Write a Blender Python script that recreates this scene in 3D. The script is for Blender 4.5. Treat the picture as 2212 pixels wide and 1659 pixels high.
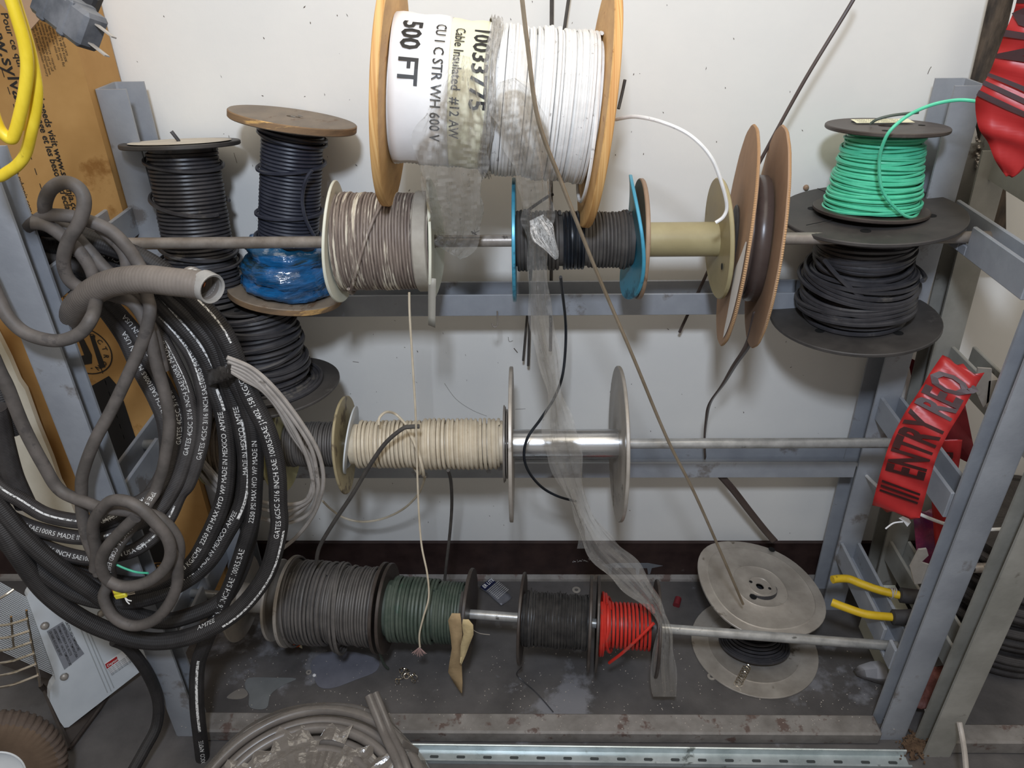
import bpy, bmesh, math, random
import numpy as np
from mathutils import Vector, Matrix
random.seed(7); rng = np.random.default_rng(7)
for o in list(bpy.data.objects): bpy.data.objects.remove(o)
S = bpy.context.scene; COL = S.collection; PI = math.pi

# ------------------------------------------------ camera
PW, PH, F = 2212, 1659, 1673.0
dn = np.array([44, 2770, 1673.0]); dn /= np.linalg.norm(dn)
cx = np.array([1, -0.004, -0.0197]); cx -= cx @ dn * dn; cx /= np.linalg.norm(cx)
CR = np.array([cx, np.cross(-dn, cx), -dn])            # world axes in camera coordinates (right, down, forward)
CAM = np.array([0.0, -1.529, 1.53])
cam = bpy.data.objects.new('camera', bpy.data.cameras.new('camera')); COL.objects.link(cam)
cam.data.sensor_width = 36; cam.data.lens = F / PW * 36; cam.data.clip_start = 0.05
r_, d_, f_ = CR[:, 0], CR[:, 1], CR[:, 2]
cam.matrix_world = Matrix(((r_[0], -d_[0], -f_[0], CAM[0]), (r_[1], -d_[1], -f_[1], CAM[1]), (r_[2], -d_[2], -f_[2], CAM[2]), (0, 0, 0, 1)))
S.camera = cam

# ------------------------------------------------ light and exposure
S.view_settings.view_transform = 'Standard'; S.view_settings.look = 'None'
S.view_settings.gamma = 1; S.view_settings.use_curve_mapping = False
S.view_settings.exposure = 0.38
w = bpy.data.worlds.new('world'); S.world = w; w.use_nodes = True
w.node_tree.nodes['Background'].inputs[0].default_value = (0.95, 0.9, 0.84, 1)
w.node_tree.nodes['Background'].inputs[1].default_value = 0.27
def area(name, loc, tgt, sx, sy, power, col):
    L = bpy.data.lights.new(name, 'AREA'); L.shape = 'RECTANGLE'; L.size = sx; L.size_y = sy; L.energy = power; L.color = col
    o = bpy.data.objects.new(name, L); COL.objects.link(o); o.location = loc
    o.rotation_euler = (Vector(tgt) - Vector(loc)).to_track_quat('-Z', 'Y').to_euler(); return o
area('ceiling_light', (0.25, -0.95, 2.95), (0.1, -0.1, 1.0), 2.6, 1.3, 20.5, (1.0, 0.92, 0.78))
area('work_light', (-0.05, -1.75, 2.2), (0.05, -0.1, 0.9), 0.16, 0.16, 20, (0.74, 0.84, 1.0))

# ------------------------------------------------ helpers: projection
def P(u, v, y=None, z=None, x=None):
    r = CR @ np.array([u - PW / 2, v - PH / 2, F])
    t = (y - CAM[1]) / r[1] if y is not None else (z - CAM[2]) / r[2] if z is not None else (x - CAM[0]) / r[0]
    return CAM + t * r
def proj(p):
    c = CR.T @ (np.asarray(p, float) - CAM); return PW / 2 + F * c[0] / c[2], PH / 2 + F * c[1] / c[2], c[2]
def ppm(p): return F / proj(p)[2]
def on_line(A, B, u):
    A = np.asarray(A, float); B = np.asarray(B, float); lo, hi = -0.5, 1.5
    for _ in range(40):
        m = (lo + hi) / 2
        if proj(A + m * (B - A))[0] < u: lo = m
        else: hi = m
    return A + lo * (B - A)
def nrm(v): v = np.asarray(v, float); return v / (np.linalg.norm(v) + 1e-12)
def smooth(pts, n=8, closed=False):
    pts = [np.asarray(p, float) for p in pts]; N = len(pts)
    if N < 3: return np.array(pts)
    out = []
    for i in range(N if closed else N - 1):
        g = (lambda k: pts[k % N]) if closed else (lambda k: pts[max(0, min(N - 1, k))])
        p0, p1, p2, p3 = g(i - 1), g(i), g(i + 1), g(i + 2)
        for k in range(n):
            t = k / n
            out.append(0.5 * (2 * p1 + (p2 - p0) * t + (2 * p0 - 5 * p1 + 4 * p2 - p3) * t * t + (3 * p1 - p0 - 3 * p2 + p3) * t ** 3))
    if not closed: out.append(pts[-1])
    return np.array(out)
def frames(p, closed=False):
    n = len(p); T = np.zeros_like(p)
    T[1:-1] = p[2:] - p[:-2]; T[0] = p[1] - p[0]; T[-1] = p[-1] - p[-2]
    if closed: T[0] = T[-1] = p[1] - p[-1]
    T /= np.linalg.norm(T, axis=1)[:, None] + 1e-12
    a = np.array([0, 0, 1.0]) if abs(T[0][2]) < .9 else np.array([1.0, 0, 0])
    N = np.zeros_like(p); N[0] = nrm(a - a @ T[0] * T[0])
    for i in range(1, n):
        v = N[i - 1] - N[i - 1] @ T[i] * T[i]; N[i] = v / (np.linalg.norm(v) + 1e-12)
    return T, N, np.cross(T, N)

# ------------------------------------------------ helpers: meshes.  G collects geometry, build() links ONE object
class G:
    def __init__(s): s.v = []; s.f = []; s.uv = []; s.m = []
    def add(s, v, f, uv=None, m=0):
        b = len(s.v); s.v += [tuple(map(float, q)) for q in v]
        for k, q in enumerate(f):
            s.f.append([b + i for i in q]); s.m.append(m)
            s.uv.append(uv[k] if uv else [(0, 0)] * len(q))
        return s
    def box(s, c, d, R=None, m=0, bev=0):
        c = np.asarray(c, float); d = np.asarray(d, float) / 2
        R = np.eye(3) if R is None else np.asarray(R)
        if not bev:
            v = [c + R @ (d * np.array(k)) for k in [(-1,-1,-1),(1,-1,-1),(1,1,-1),(-1,1,-1),(-1,-1,1),(1,-1,1),(1,1,1),(-1,1,1)]]
            f = [(0,3,2,1),(4,5,6,7),(0,1,5,4),(1,2,6,5),(2,3,7,6),(3,0,4,7)]
            return s.add(v, f, m=m)
        v = []; idx = {}
        for sx in (-1,1):
            for sy in (-1,1):
                for sz in (-1,1):
                    for a in range(3):
                        k = np.array([sx,sy,sz]) * (d - bev); k[a] = (sx,sy,sz)[a] * d[a]
                        idx[(sx,sy,sz,a)] = len(v); v.append(c + R @ k)
        f = []
        for a in range(3):
            b1, b2 = (a + 1) % 3, (a + 2) % 3
            for sg in (-1, 1):
                q = []
                for p, r in ((-1,-1),(1,-1),(1,1),(-1,1)):
                    k = [0,0,0]; k[a] = sg; k[b1] = p; k[b2] = r; q.append(idx[(*k, a)])
                f.append(q if sg > 0 else q[::-1])
            for p in (-1,1):
                for r in (-1,1):
                    k0 = [0,0,0]; k0[b1] = p; k0[b2] = r; k0[a] = -1; k1 = list(k0); k1[a] = 1
                    f.append([idx[(*k0,b1)], idx[(*k1,b1)], idx[(*k1,b2)], idx[(*k0,b2)]])
        for sx in (-1,1):
            for sy in (-1,1):
                for sz in (-1,1): f.append([idx[(sx,sy,sz,a)] for a in range(3)])
        return s.add(v, f, m=m)
    def tube(s, path, r, sides=8, closed=False, cap=True, m=0):
        p = np.asarray(path, float); n = len(p); T, N, B = frames(p, closed)
        r = np.full(n, r) if np.isscalar(r) else np.asarray(r)
        a = np.arange(sides) / sides * 2 * PI
        V = p[:, None] + r[:, None, None] * (np.cos(a)[None, :, None] * N[:, None] + np.sin(a)[None, :, None] * B[:, None])
        L = np.concatenate([[0], np.cumsum(np.linalg.norm(np.diff(p, axis=0), axis=1))])
        f = []; uv = []
        for i in range(n if closed else n - 1):
            j = (i + 1) % n; l0 = L[i]; l1 = L[j] if j else L[i] + .01
            for k in range(sides):
                k2 = (k + 1) % sides
                f.append((i * sides + k, j * sides + k, j * sides + k2, i * sides + k2)); v0, v1 = k / sides, (k + 1) / sides
                uv.append([(l0, v0), (l1, v0), (l1, v1), (l0, v1)])
        if cap and not closed:
            f.append(tuple(range(sides))); uv.append([(0, 0)] * sides)
            f.append(tuple(range((n - 1) * sides, n * sides))[::-1]); uv.append([(0, 0)] * sides)
        return s.add(V.reshape(-1, 3), f, uv, m)
    def lathe(s, c, ax, prof, seg=48, m=0, warp=None, ms=None, closed=False):
        """prof: (radius, height along ax) pairs; warp(theta, r, h) -> (r, h)"""
        c = np.asarray(c, float); u = nrm(ax); v, w = perp(u); V = []
        for i in range(seg):
            th = 2 * PI * i / seg
            for (r, h) in prof:
                if warp: r, h = warp(th, r, h)
                V.append(c + u * h + r * (math.cos(th) * v + math.sin(th) * w))
        n = len(prof); f = []; uv = []; mm = []
        for i in range(seg):
            j = (i + 1) % seg
            for k in range(n if closed else n - 1):
                k2 = (k + 1) % n
                f.append((i * n + k, i * n + k2, j * n + k2, j * n + k))
                uv.append([(i / seg, k / n), (i / seg, (k + 1) / n), ((i + 1) / seg, (k + 1) / n), ((i + 1) / seg, k / n)])
                mm.append(ms[k] if ms else m)
        b = len(s.f); s.add(V, f, uv, m)
        for q, x in enumerate(mm): s.m[b + q] = x
        return s
    def disc(s, c, ax, r, seg=16, m=0, rr=None):
        u = nrm(ax); v, w = perp(u); rr = rr or r
        return s.add([np.asarray(c) + r * math.cos(2*PI*i/seg) * v + rr * math.sin(2*PI*i/seg) * w for i in range(seg)], [tuple(range(seg))], m=m)
    def prism(s, poly, d, m=0):
        """closed planar polygon of 3-D points extruded by vector d"""
        n = len(poly); p = [np.asarray(q, float) for q in poly]; d = np.asarray(d, float)
        f = [tuple(range(n)), tuple(range(2 * n - 1, n - 1, -1))] + [(i, i + n, (i + 1) % n + n, (i + 1) % n) for i in range(n)]
        return s.add(p + [q + d for q in p], f, m=m)
    def extr(s, prof, p0, p1, U, V, m=0):
        """2-D profile swept from p0 to p1, axes U V"""
        p0 = np.asarray(p0, float); p1 = np.asarray(p1, float); U = np.asarray(U, float); V = np.asarray(V, float)
        n = len(prof); A = [p0 + a * U + b * V for a, b in prof]; Bb = [p1 + a * U + b * V for a, b in prof]
        f = [tuple(range(n)), tuple(range(2 * n - 1, n - 1, -1))] + [(i, i + n, (i + 1) % n + n, (i + 1) % n) for i in range(n)]
        return s.add(A + Bb, f, m=m)
    def sheet(s, rows, m=0, thick=0):
        """rows: list of equally long point lists"""
        n = len(rows[0]); V = [q for r in rows for q in r]; f = []; uv = []
        for i in range(len(rows) - 1):
            for k in range(n - 1):
                f.append((i*n+k, i*n+k+1, (i+1)*n+k+1, (i+1)*n+k))
                a, b, c, d = i/(len(rows)-1), (i+1)/(len(rows)-1), k/(n-1), (k+1)/(n-1)
                uv.append([(a, c), (a, d), (b, d), (b, c)])
        return s.add(V, f, uv, m)
def perp(u):
    """first vector points up-ish, second toward the room; for a vertical axis: x and -y"""
    u = nrm(u)
    if abs(u[2]) < .8:
        v = nrm(np.array([0, 0, 1.0]) - u[2] * u)
        w = np.cross(u, v); w = w if w[1] < 0 else -w
    else:
        v = nrm(np.array([1.0, 0, 0]) - u[0] * u); w = np.cross(u, v); w = w if w[1] < 0 else -w
    return v, w
def origin(p):
    o = p
    while o.parent is not None: o = o.parent
    return np.array(o['_o']) if '_o' in o else np.array(o.location)
def build(name, g, mats, parent=None, smooth_=True, solid=0, label=None, sub=0, angle=40):
    mats = mats if isinstance(mats, (list, tuple)) else [mats]
    V = np.array(g.v)
    if parent is not None: org = origin(parent)
    else: org = np.array([(V[:, 0].min() + V[:, 0].max()) / 2, (V[:, 1].min() + V[:, 1].max()) / 2, V[:, 2].min()])
    me = bpy.data.meshes.new(name); me.from_pydata((V - org).tolist(), [], g.f)
    uvl = me.uv_layers.new(name='UVMap')
    flat = [c for q in g.uv for uvp in q for c in uvp]
    if len(flat) == 2 * len(me.loops): uvl.data.foreach_set('uv', flat)
    me.polygons.foreach_set('material_index', g.m)
    for x in mats: me.materials.append(x)
    bm = bmesh.new(); bm.from_mesh(me); bmesh.ops.recalc_face_normals(bm, faces=bm.faces); bm.to_mesh(me); bm.free()
    if smooth_:
        me.polygons.foreach_set('use_smooth', [True] * len(me.polygons))
        me.set_sharp_from_angle(angle=math.radians(angle)) if angle else me.polygons.foreach_set('use_smooth', [False] * len(me.polygons))
    o = bpy.data.objects.new(name, me); COL.objects.link(o)
    if parent is not None: o.parent = parent
    else: o.location = org
    if solid:
        md = o.modifiers.new('thickness', 'SOLIDIFY'); md.thickness = solid; md.offset = 0
    if label: o['label'] = label
    return o
def tag(o, label, cat, group=None, kind=None):
    if label: o['label'] = label
    if cat: o['category'] = cat
    if group: o['group'] = group
    if kind: o['kind'] = kind
    return o
def thing(name, label, cat, loc, group=None):
    o = bpy.data.objects.new(name, None); COL.objects.link(o); o.location = tuple(map(float, loc)); o.empty_display_size = .05
    return tag(o, label, cat, group)
def struct(name, g, mats, **k): o = build(name, g, mats, **k); o['kind'] = 'structure'; return o

# ------------------------------------------------ helpers: writing
_fc = {}
def glyphs(txt, size, bold=0.0, sub=0):
    k = (txt, bold, sub)
    if k not in _fc:
        cu = bpy.data.curves.new('t', 'FONT'); cu.body = txt; cu.size = 1; cu.resolution_u = 2; cu.offset = bold
        ob = bpy.data.objects.new('t', cu); COL.objects.link(ob)
        bpy.context.view_layer.update()
        me = bpy.data.meshes.new_from_object(ob.evaluated_get(bpy.context.evaluated_depsgraph_get()))
        if sub:
            bm = bmesh.new(); bm.from_mesh(me)
            for _ in range(4):
                e = [x for x in bm.edges if x.calc_length() > sub]
                if not e: break
                bmesh.ops.subdivide_edges(bm, edges=e, cuts=1); bmesh.ops.triangulate(bm, faces=[f for f in bm.faces if len(f.verts) > 3])
            bm.to_mesh(me); bm.free()
        _fc[k] = (np.array([v.co[:2] for v in me.vertices]), [tuple(p.vertices) for p in me.polygons])
        bpy.data.objects.remove(ob); bpy.data.curves.remove(cu); bpy.data.meshes.remove(me)
    v, f = _fc[k]; return v * size, f
def text_plane(g, txt, o, X, Y, size, bold=0.0, m=0, sx=1.0):
    v, f = glyphs(txt, size, bold); o = np.asarray(o, float); X = np.asarray(X, float); Y = np.asarray(Y, float)
    return g.add([o + a * sx * X + b * Y for a, b in v], f, m=m)
def text_on_tube(g, txt, path, r, s0, size, off=0.0, rev=False, bold=.0, flip=False):
    """writing along a hose, on the side turned to the room"""
    v, f = glyphs(txt, size, bold); p = np.asarray(path, float); T, N, B = frames(p)
    L = np.concatenate([[0], np.cumsum(np.linalg.norm(np.diff(p, axis=0), axis=1))]); out = []
    for a, b in v:
        s = (s0 - a) if rev else (s0 + a); s = min(max(s, 0), L[-1] - 1e-5); i = min(int(np.searchsorted(L, s, 'right')) - 1, len(p) - 2)
        t = (s - L[i]) / (L[i + 1] - L[i] + 1e-9); c = p[i] * (1 - t) + p[i + 1] * t; tt = nrm(T[i] * (1 - t) + T[i + 1] * t)
        d = CAM - c; d = nrm(d - d @ tt * tt); sd = np.cross(tt, d)
        y = (b - size * .35); y = -y if rev else y; ph = -y / r + off
        out.append(c + (r + .0004) * (math.cos(ph) * d + math.sin(ph) * sd))
    return g.add(out, f)
def stripe_on_tube(g, path, r, s0, s1, wd, off=0.0):
    p = np.asarray(path, float); T, N, B = frames(p); L = np.concatenate([[0], np.cumsum(np.linalg.norm(np.diff(p, axis=0), axis=1))])
    rows = []; n = max(2, int((s1 - s0) / .008))
    for s in np.linspace(s0, min(s1, L[-1]), n):
        i = min(int(np.searchsorted(L, s, 'right')) - 1, len(p) - 2); t = (s - L[i]) / (L[i + 1] - L[i] + 1e-9)
        c = p[i] * (1 - t) + p[i + 1] * t; tt = nrm(T[i] * (1 - t) + T[i + 1] * t); d = CAM - c; d = nrm(d - d @ tt * tt); sd = np.cross(tt, d)
        rows.append([c + (r + .0004) * (math.cos(off + k) * d + math.sin(off + k) * sd) for k in (-wd / r / 2, 0, wd / r / 2)])
    return g.sheet(rows)

# ------------------------------------------------ materials
def lin(c): return tuple((x / 255 / 12.92 if x / 255 <= .04045 else ((x / 255 + .055) / 1.055) ** 2.4) for x in c) + (1,)
_m = {}
def mat(name, c1, c2=None, rough=.6, metal=0.0, scale=12, bump=.1, bscale=60, c3=None, t3=.62, s3=6, spec=.4, stretch=None, uvc=False, detail=5, coat=0, wave=None, trans=0, alpha=1, lo=.35, hi=.65, sheen=0):
    if name in _m: return _m[name]
    m = bpy.data.materials.new(name); m.use_nodes = True; nt = m.node_tree; N = nt.nodes; Lk = nt.links; b = N['Principled BSDF']; _m[name] = m
    b.inputs['Roughness'].default_value = rough; b.inputs['Metallic'].default_value = metal; b.inputs['Specular IOR Level'].default_value = spec
    b.inputs['Coat Weight'].default_value = coat; b.inputs['Transmission Weight'].default_value = trans; b.inputs['Alpha'].default_value = alpha
    tc = N.new('ShaderNodeTexCoord'); mp = N.new('ShaderNodeMapping'); Lk.new(tc.outputs['UV' if uvc else 'Object'], mp.inputs[0])
    if stretch: mp.inputs['Scale'].default_value = stretch
    def noise(sc, det=detail, rg=.6):
        n = N.new('ShaderNodeTexNoise'); n.inputs['Scale'].default_value = sc; n.inputs['Detail'].default_value = det; n.inputs['Roughness'].default_value = rg
        Lk.new(mp.outputs[0], n.inputs['Vector']); return n
    def ramp(src, a, bb, ca, cb):
        r = N.new('ShaderNodeValToRGB'); r.color_ramp.elements[0].position = a; r.color_ramp.elements[1].position = bb
        r.color_ramp.elements[0].color = ca; r.color_ramp.elements[1].color = cb; Lk.new(src, r.inputs[0]); return r
    n1 = noise(scale); col = ramp(n1.outputs['Fac'], lo, hi, lin(c1), lin(c2 or c1)).outputs[0]
    if c3:
        n3 = noise(s3, 8, .65); k = ramp(n3.outputs['Fac'], t3, t3 + .06, (0,0,0,1), (1,1,1,1))
        mx = N.new('ShaderNodeMix'); mx.data_type = 'RGBA'; Lk.new(k.outputs[0], mx.inputs[0]); Lk.new(col, mx.inputs[6]); mx.inputs[7].default_value = lin(c3); col = mx.outputs[2]
    Lk.new(col, b.inputs['Base Color'])
    nb = noise(bscale, 4); src = nb.outputs['Fac']
    rr = N.new('ShaderNodeMapRange'); rr.inputs['To Min'].default_value = max(.02, rough - .12); rr.inputs['To Max'].default_value = min(1, rough + .12); Lk.new(n1.outputs['Fac'], rr.inputs[0]); Lk.new(rr.outputs[0], b.inputs['Roughness'])
    if bump:
        bp = N.new('ShaderNodeBump'); bp.inputs['Strength'].default_value = bump; bp.inputs['Distance'].default_value = .004
        if wave:      # (scale_u, scale_v): woven or ribbed relief in UV space
            sp = N.new('ShaderNodeSeparateXYZ'); Lk.new(tc.outputs['UV'], sp.inputs[0])
            def mth(op, a, bq):
                q = N.new('ShaderNodeMath'); q.operation = op
                for ii, xx in enumerate((a, bq)):
                    if xx is None: continue
                    if isinstance(xx, (int, float)): q.inputs[ii].default_value = xx
                    else: Lk.new(xx, q.inputs[ii])
                return q.outputs[0]
            a = mth('MULTIPLY', sp.outputs[0], wave[0]); c = mth('MULTIPLY', sp.outputs[1], wave[1])
            s1 = mth('SINE', mth('ADD', a, c), None); s2 = mth('SINE', mth('SUBTRACT', a, c), None)
            src = mth('ADD', mth('MULTIPLY', mth('MULTIPLY', s1, s2) if wave[1] else s1, .5), mth('MULTIPLY', nb.outputs['Fac'], .5))
            bp.inputs['Distance'].default_value = .0015
        Lk.new(src, bp.inputs['Height']); Lk.new(bp.outputs[0], b.inputs['Normal'])
    return m
def film_mat(name, tint, amount, rough, bs, uvs):
    """thin clear plastic: mostly see-through, glossy along its folds"""
    m = bpy.data.materials.new(name); m.use_nodes = True; nt = m.node_tree; N = nt.nodes; L = nt.links; b = N['Principled BSDF']; out = N['Material Output']
    b.inputs['Base Color'].default_value = lin(tint); b.inputs['Roughness'].default_value = rough; b.inputs['Specular IOR Level'].default_value = 1.0
    tr = N.new('ShaderNodeBsdfTransparent'); tr.inputs[0].default_value = (.95, .945, .93, 1); mx = N.new('ShaderNodeMixShader')
    tc = N.new('ShaderNodeTexCoord'); mp = N.new('ShaderNodeMapping'); mp.inputs['Scale'].default_value = (uvs[0], uvs[1], 1); L.new(tc.outputs['UV'], mp.inputs[0])
    n = N.new('ShaderNodeTexNoise'); n.inputs['Scale'].default_value = bs; n.inputs['Detail'].default_value = 4; L.new(mp.outputs[0], n.inputs[0])
    n2 = N.new('ShaderNodeTexVoronoi'); n2.inputs['Scale'].default_value = bs * .6; n2.feature = 'DISTANCE_TO_EDGE'; L.new(mp.outputs[0], n2.inputs[0])
    fr = N.new('ShaderNodeFresnel'); fr.inputs[0].default_value = 1.5
    ad = N.new('ShaderNodeMath'); ad.operation = 'MULTIPLY_ADD'; ad.inputs[1].default_value = 1.0; ad.inputs[2].default_value = amount; L.new(fr.outputs[0], ad.inputs[0]); ad.use_clamp = True
    bp = N.new('ShaderNodeBump'); bp.inputs['Strength'].default_value = .9; bp.inputs['Distance'].default_value = .006
    sm = N.new('ShaderNodeMath'); sm.operation = 'ADD'; L.new(n.outputs[0], sm.inputs[0]); L.new(n2.outputs[0], sm.inputs[1]); L.new(sm.outputs[0], bp.inputs['Height']); L.new(bp.outputs[0], b.inputs['Normal']); L.new(bp.outputs[0], fr.inputs['Normal'])
    L.new(ad.outputs[0], mx.inputs[0]); L.new(tr.outputs[0], mx.inputs[1]); L.new(b.outputs[0], mx.inputs[2]); L.new(mx.outputs[0], out.inputs[0]); return m

M_wall = mat('painted_wall', (226,224,219), (236,233,226), .55, scale=3, bump=.06, bscale=90, c3=(214,204,182), t3=.66, s3=2.2, lo=.3, hi=.7)
M_floor = mat('worn_grey_floor', (74,71,70), (96,92,90), .5, scale=7, bump=.25, bscale=55, c3=(122,121,124), t3=.58, s3=4.5, spec=.4)
M_base = mat('dark_brown_base', (44,30,28), (58,42,38), .5, scale=20, bump=.1, c3=(86,78,76), t3=.7, s3=14)
M_steel = mat('grey_painted_steel', (136,139,145), (153,156,161), .42, metal=.0, scale=9, bump=.08, bscale=120, c3=(118,114,112), t3=.6, s3=9, spec=.5)
M_steel2 = mat('greenish_grey_steel', (134,132,124), (156,153,145), .42, metal=.0, scale=9, bump=.08, bscale=120, c3=(96,88,80), t3=.62, s3=10, spec=.5)
M_sill = mat('worn_grey_sill', (112,107,102), (138,133,128), .55, metal=.1, scale=16, bump=.15, bscale=90, c3=(98,82,76), t3=.56, s3=22)
M_rod = mat('dusty_steel_rod', (134,124,114), (162,153,144), .36, metal=.35, scale=30, bump=.06, bscale=160, c3=(90,82,76), t3=.64, s3=30)
M_galv = mat('galvanised_rod', (168,167,164), (196,195,192), .32, metal=.5, scale=35, bump=.06, bscale=160, c3=(100,98,94), t3=.63, s3=40)
M_gtrack = mat('galvanised_track', (172,182,183), (200,208,209), .3, metal=.55, scale=15, bump=.05, bscale=140, c3=(120,126,124), t3=.62, s3=18)
M_alu = mat('brushed_aluminium', (196,196,196), (220,220,220), .28, metal=.9, scale=3, bump=.05, stretch=(1,1,40))
M_dsteel = mat('dull_steel_flange', (150,142,132), (176,168,158), .40, metal=.25, scale=14, bump=.08, bscale=70, c3=(108,98,86), t3=.62, s3=16)
M_dark = mat('near_black', (8,8,8), rough=.9, bump=0)  # near-black; paints in the shade of holes and open tube ends
M_blkpl = mat('dusty_black_plastic', (58,55,53), (74,70,67), .55, scale=14, bump=.08, c3=(88,84,80), t3=.66, s3=10)
M_blkpl2 = mat('brownish_black_plastic', (54,46,42), (76,68,62), .45, scale=14, bump=.08, c3=(98,90,84), t3=.64, s3=14)
M_blkwire = mat('black_wire', (50,49,52), (66,64,66), .42, scale=25, bump=.03, c3=(86,82,78), t3=.6, s3=18, spec=.5)
M_bluewire = mat('blue_black_wire', (40,42,53), (56,58,68), .4, scale=25, bump=.03, c3=(66,66,70), t3=.63, s3=18, spec=.45)
M_grywire = mat('dusty_grey_wire', (84,80,77), (102,97,93), .55, scale=25, bump=.03, c3=(120,114,108), t3=.64, s3=18)
M_dkcloth = mat('dusty_dark_wire', (66,62,59), (86,81,76), .65, scale=25, bump=.04)
M_blackshine = mat('clean_black_wire', (20,24,30), (34,38,44), .35, scale=25, bump=.02)
M_grnwire = mat('dusty_green_wire', (64,76,66), (86,94,84), .5, scale=22, bump=.03, c3=(52,84,66), t3=.62, s3=12)
M_green = mat('bright_green_wire', (78,190,150), (96,206,166), .38, scale=30, bump=.02, c3=(64,160,128), t3=.66, s3=30)
M_red = mat('red_wire', (188,44,36), (208,60,48), .35, scale=22, bump=.02, c3=(150,78,68), t3=.58, s3=16)
M_whitew = mat('white_wire', (222,220,216), (234,232,228), .42, scale=60, bump=.02, c3=(176,172,168), t3=.63, s3=90)
M_beigew = mat('beige_wire', (194,180,156), (210,197,174), .45, scale=40, bump=.02, c3=(160,142,116), t3=.66, s3=60)
M_mixw = mat('dirty_white_wire', (104,90,82), (146,132,120), .6, scale=26, bump=.03, c3=(212,202,182), t3=.545, s3=9, stretch=(16,1,1))
M_brnw = mat('brown_wire', (92,80,68), (116,102,86), .5, scale=26, bump=.03)
M_plywood = mat('plywood_face', (196,148,88), (216,172,112), .6, scale=5, bump=.06, stretch=(1,3,9), c3=(176,122,66), t3=.62, s3=4)
M_plyedge = mat('plywood_edge', (186,130,68), (224,180,118), .65, scale=3, bump=.1, stretch=(90,1,1), c3=(158,106,58), t3=.68, s3=5, detail=2)
M_plydirty = mat('dirty_plywood_face', (108,97,85), (130,117,102), .65, scale=8, bump=.08, stretch=(3,1,3), c3=(104,84,66), t3=.58, s3=12)
M_plydirtye = mat('dirty_plywood_edge', (92,76,60), (136,108,78), .7, scale=9, bump=.12, c3=(204,162,100), t3=.56, s3=7, stretch=(1,1,5))
M_cream = mat('cream_plastic', (206,204,184), (222,220,202), .5, scale=10, bump=.06, c3=(150,144,124), t3=.63, s3=14)
M_tanpl = mat('tan_plastic', (152,140,104), (168,156,118), .45, scale=12, bump=.04, c3=(138,124,88), t3=.62, s3=12)
M_yelpl = mat('dirty_yellow_plastic', (178,170,124), (196,188,142), .5, scale=12, bump=.05, c3=(96,84,60), t3=.6, s3=16)
M_tanfl = mat('aged_tan_flange', (150,136,104), (172,158,124), .45, scale=12, bump=.05, c3=(104,90,72), t3=.55, s3=16)
M_brnfl = mat('brown_fibre_flange', (136,110,88), (158,132,108), .5, scale=12, bump=.05, c3=(104,80,62), t3=.6, s3=16)
M_teal = mat('teal_painted_metal', (58,134,160), (76,156,182), .35, metal=.2, scale=12, bump=.05, c3=(46,98,118), t3=.6, s3=14)
M_card = mat('spool_cardboard', (158,128,102), (174,142,114), .8, scale=10, bump=.06)
M_cardedge = mat('corrugated_edge', (150,112,76), (202,164,122), .8, scale=1, bump=.6, wave=(2000,0))
M_box = mat('brown_carton', (164,122,68), (184,142,86), .75, scale=5, bump=.05, c3=(146,102,50), t3=.6, s3=5)
M_boxd = mat('dark_carton', (150,96,36), (170,114,48), .75, scale=5, bump=.05)
M_ink = mat('black_ink', (32,28,24), (42,36,30), .6, bump=0)
M_blackprint = mat('black_print', (28,26,26), (36,34,33), .5, bump=0)
M_brownband = mat('brown_heatshrink', (70,58,54), (84,72,66), .3, scale=10, bump=.03)
M_paper = mat('white_paper', (226,224,222), (236,234,232), .6, scale=10, bump=.12, bscale=18)
M_paper2 = mat('yellowed_paper', (224,220,186), (236,232,204), .6, scale=10, bump=.12, bscale=18)
M_whpaint = mat('white_painted_metal', (196,200,202), (212,215,216), .4, scale=6, bump=.03, c3=(170,170,164), t3=.66, s3=10)
M_label = mat('silver_label', (140,142,148), (152,154,160), .4, metal=.3, bump=0)
M_redlab = mat('red_label', (176,36,40), rough=.4, bump=0)
M_chrome = mat('bright_wire', (200,190,170), (225,215,200), .18, metal=1.0, bump=0)
M_tyre = mat('dusty_brown_tyre', (78,66,58), (98,85,76), .8, scale=20, bump=.2, bscale=50)
M_tyre2 = mat('muddy_sidewall', (84,68,54), (100,82,66), .8, scale=14, bump=.2, bscale=60)
M_yellow = mat('yellow_cord', (222,190,40), (236,206,58), .45, scale=20, bump=.03, c3=(140,118,30), t3=.66, s3=22, stretch=(3,3,1))
M_rubber = mat('grey_rubber_cable', (80,75,71), (102,95,90), .6, scale=26, bump=.08, c3=(78,73,70), t3=.58, s3=30)
M_hose = mat('black_braided_hose', (36,34,34), (50,47,46), .6, scale=20, bump=.55, wave=(900,6*2*PI))
M_hose2 = mat('dusty_braided_hose', (54,50,49), (72,68,66), .65, scale=20, bump=.5, wave=(1100,5*2*PI))
M_hprint = mat('white_hose_print', (206,204,200), (226,224,220), .6, bump=0)
M_conduit = mat('grey_flex_conduit', (106,98,91), (122,113,105), .6, scale=20, bump=.16, wave=(1150,0))
M_lgrey = mat('light_grey_cable', (158,150,142), (178,170,162), .5, scale=30, bump=.03, c3=(132,124,116), t3=.64, s3=30)
M_tape = mat('black_tape', (48,44,42), (64,60,56), .35, scale=14, bump=.3, bscale=30)
M_caution = mat('red_caution_tape', (162,38,38), (180,46,45), .38, scale=6, bump=.12, bscale=12)
M_cautprint = mat('caution_print', (46,20,20), (60,26,24), .45, bump=0)
M_ylhandle = mat('yellow_grip', (196,160,24), (214,178,38), .5, scale=24, bump=.1, c3=(120,98,30), t3=.62, s3=34)
M_dkrubber = mat('dark_rubber', (46,44,44), (62,60,60), .5, scale=20, bump=.1)
M_plug = mat('dusty_plug', (64,66,70), (104,104,106), .55, scale=22, bump=.1)
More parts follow.
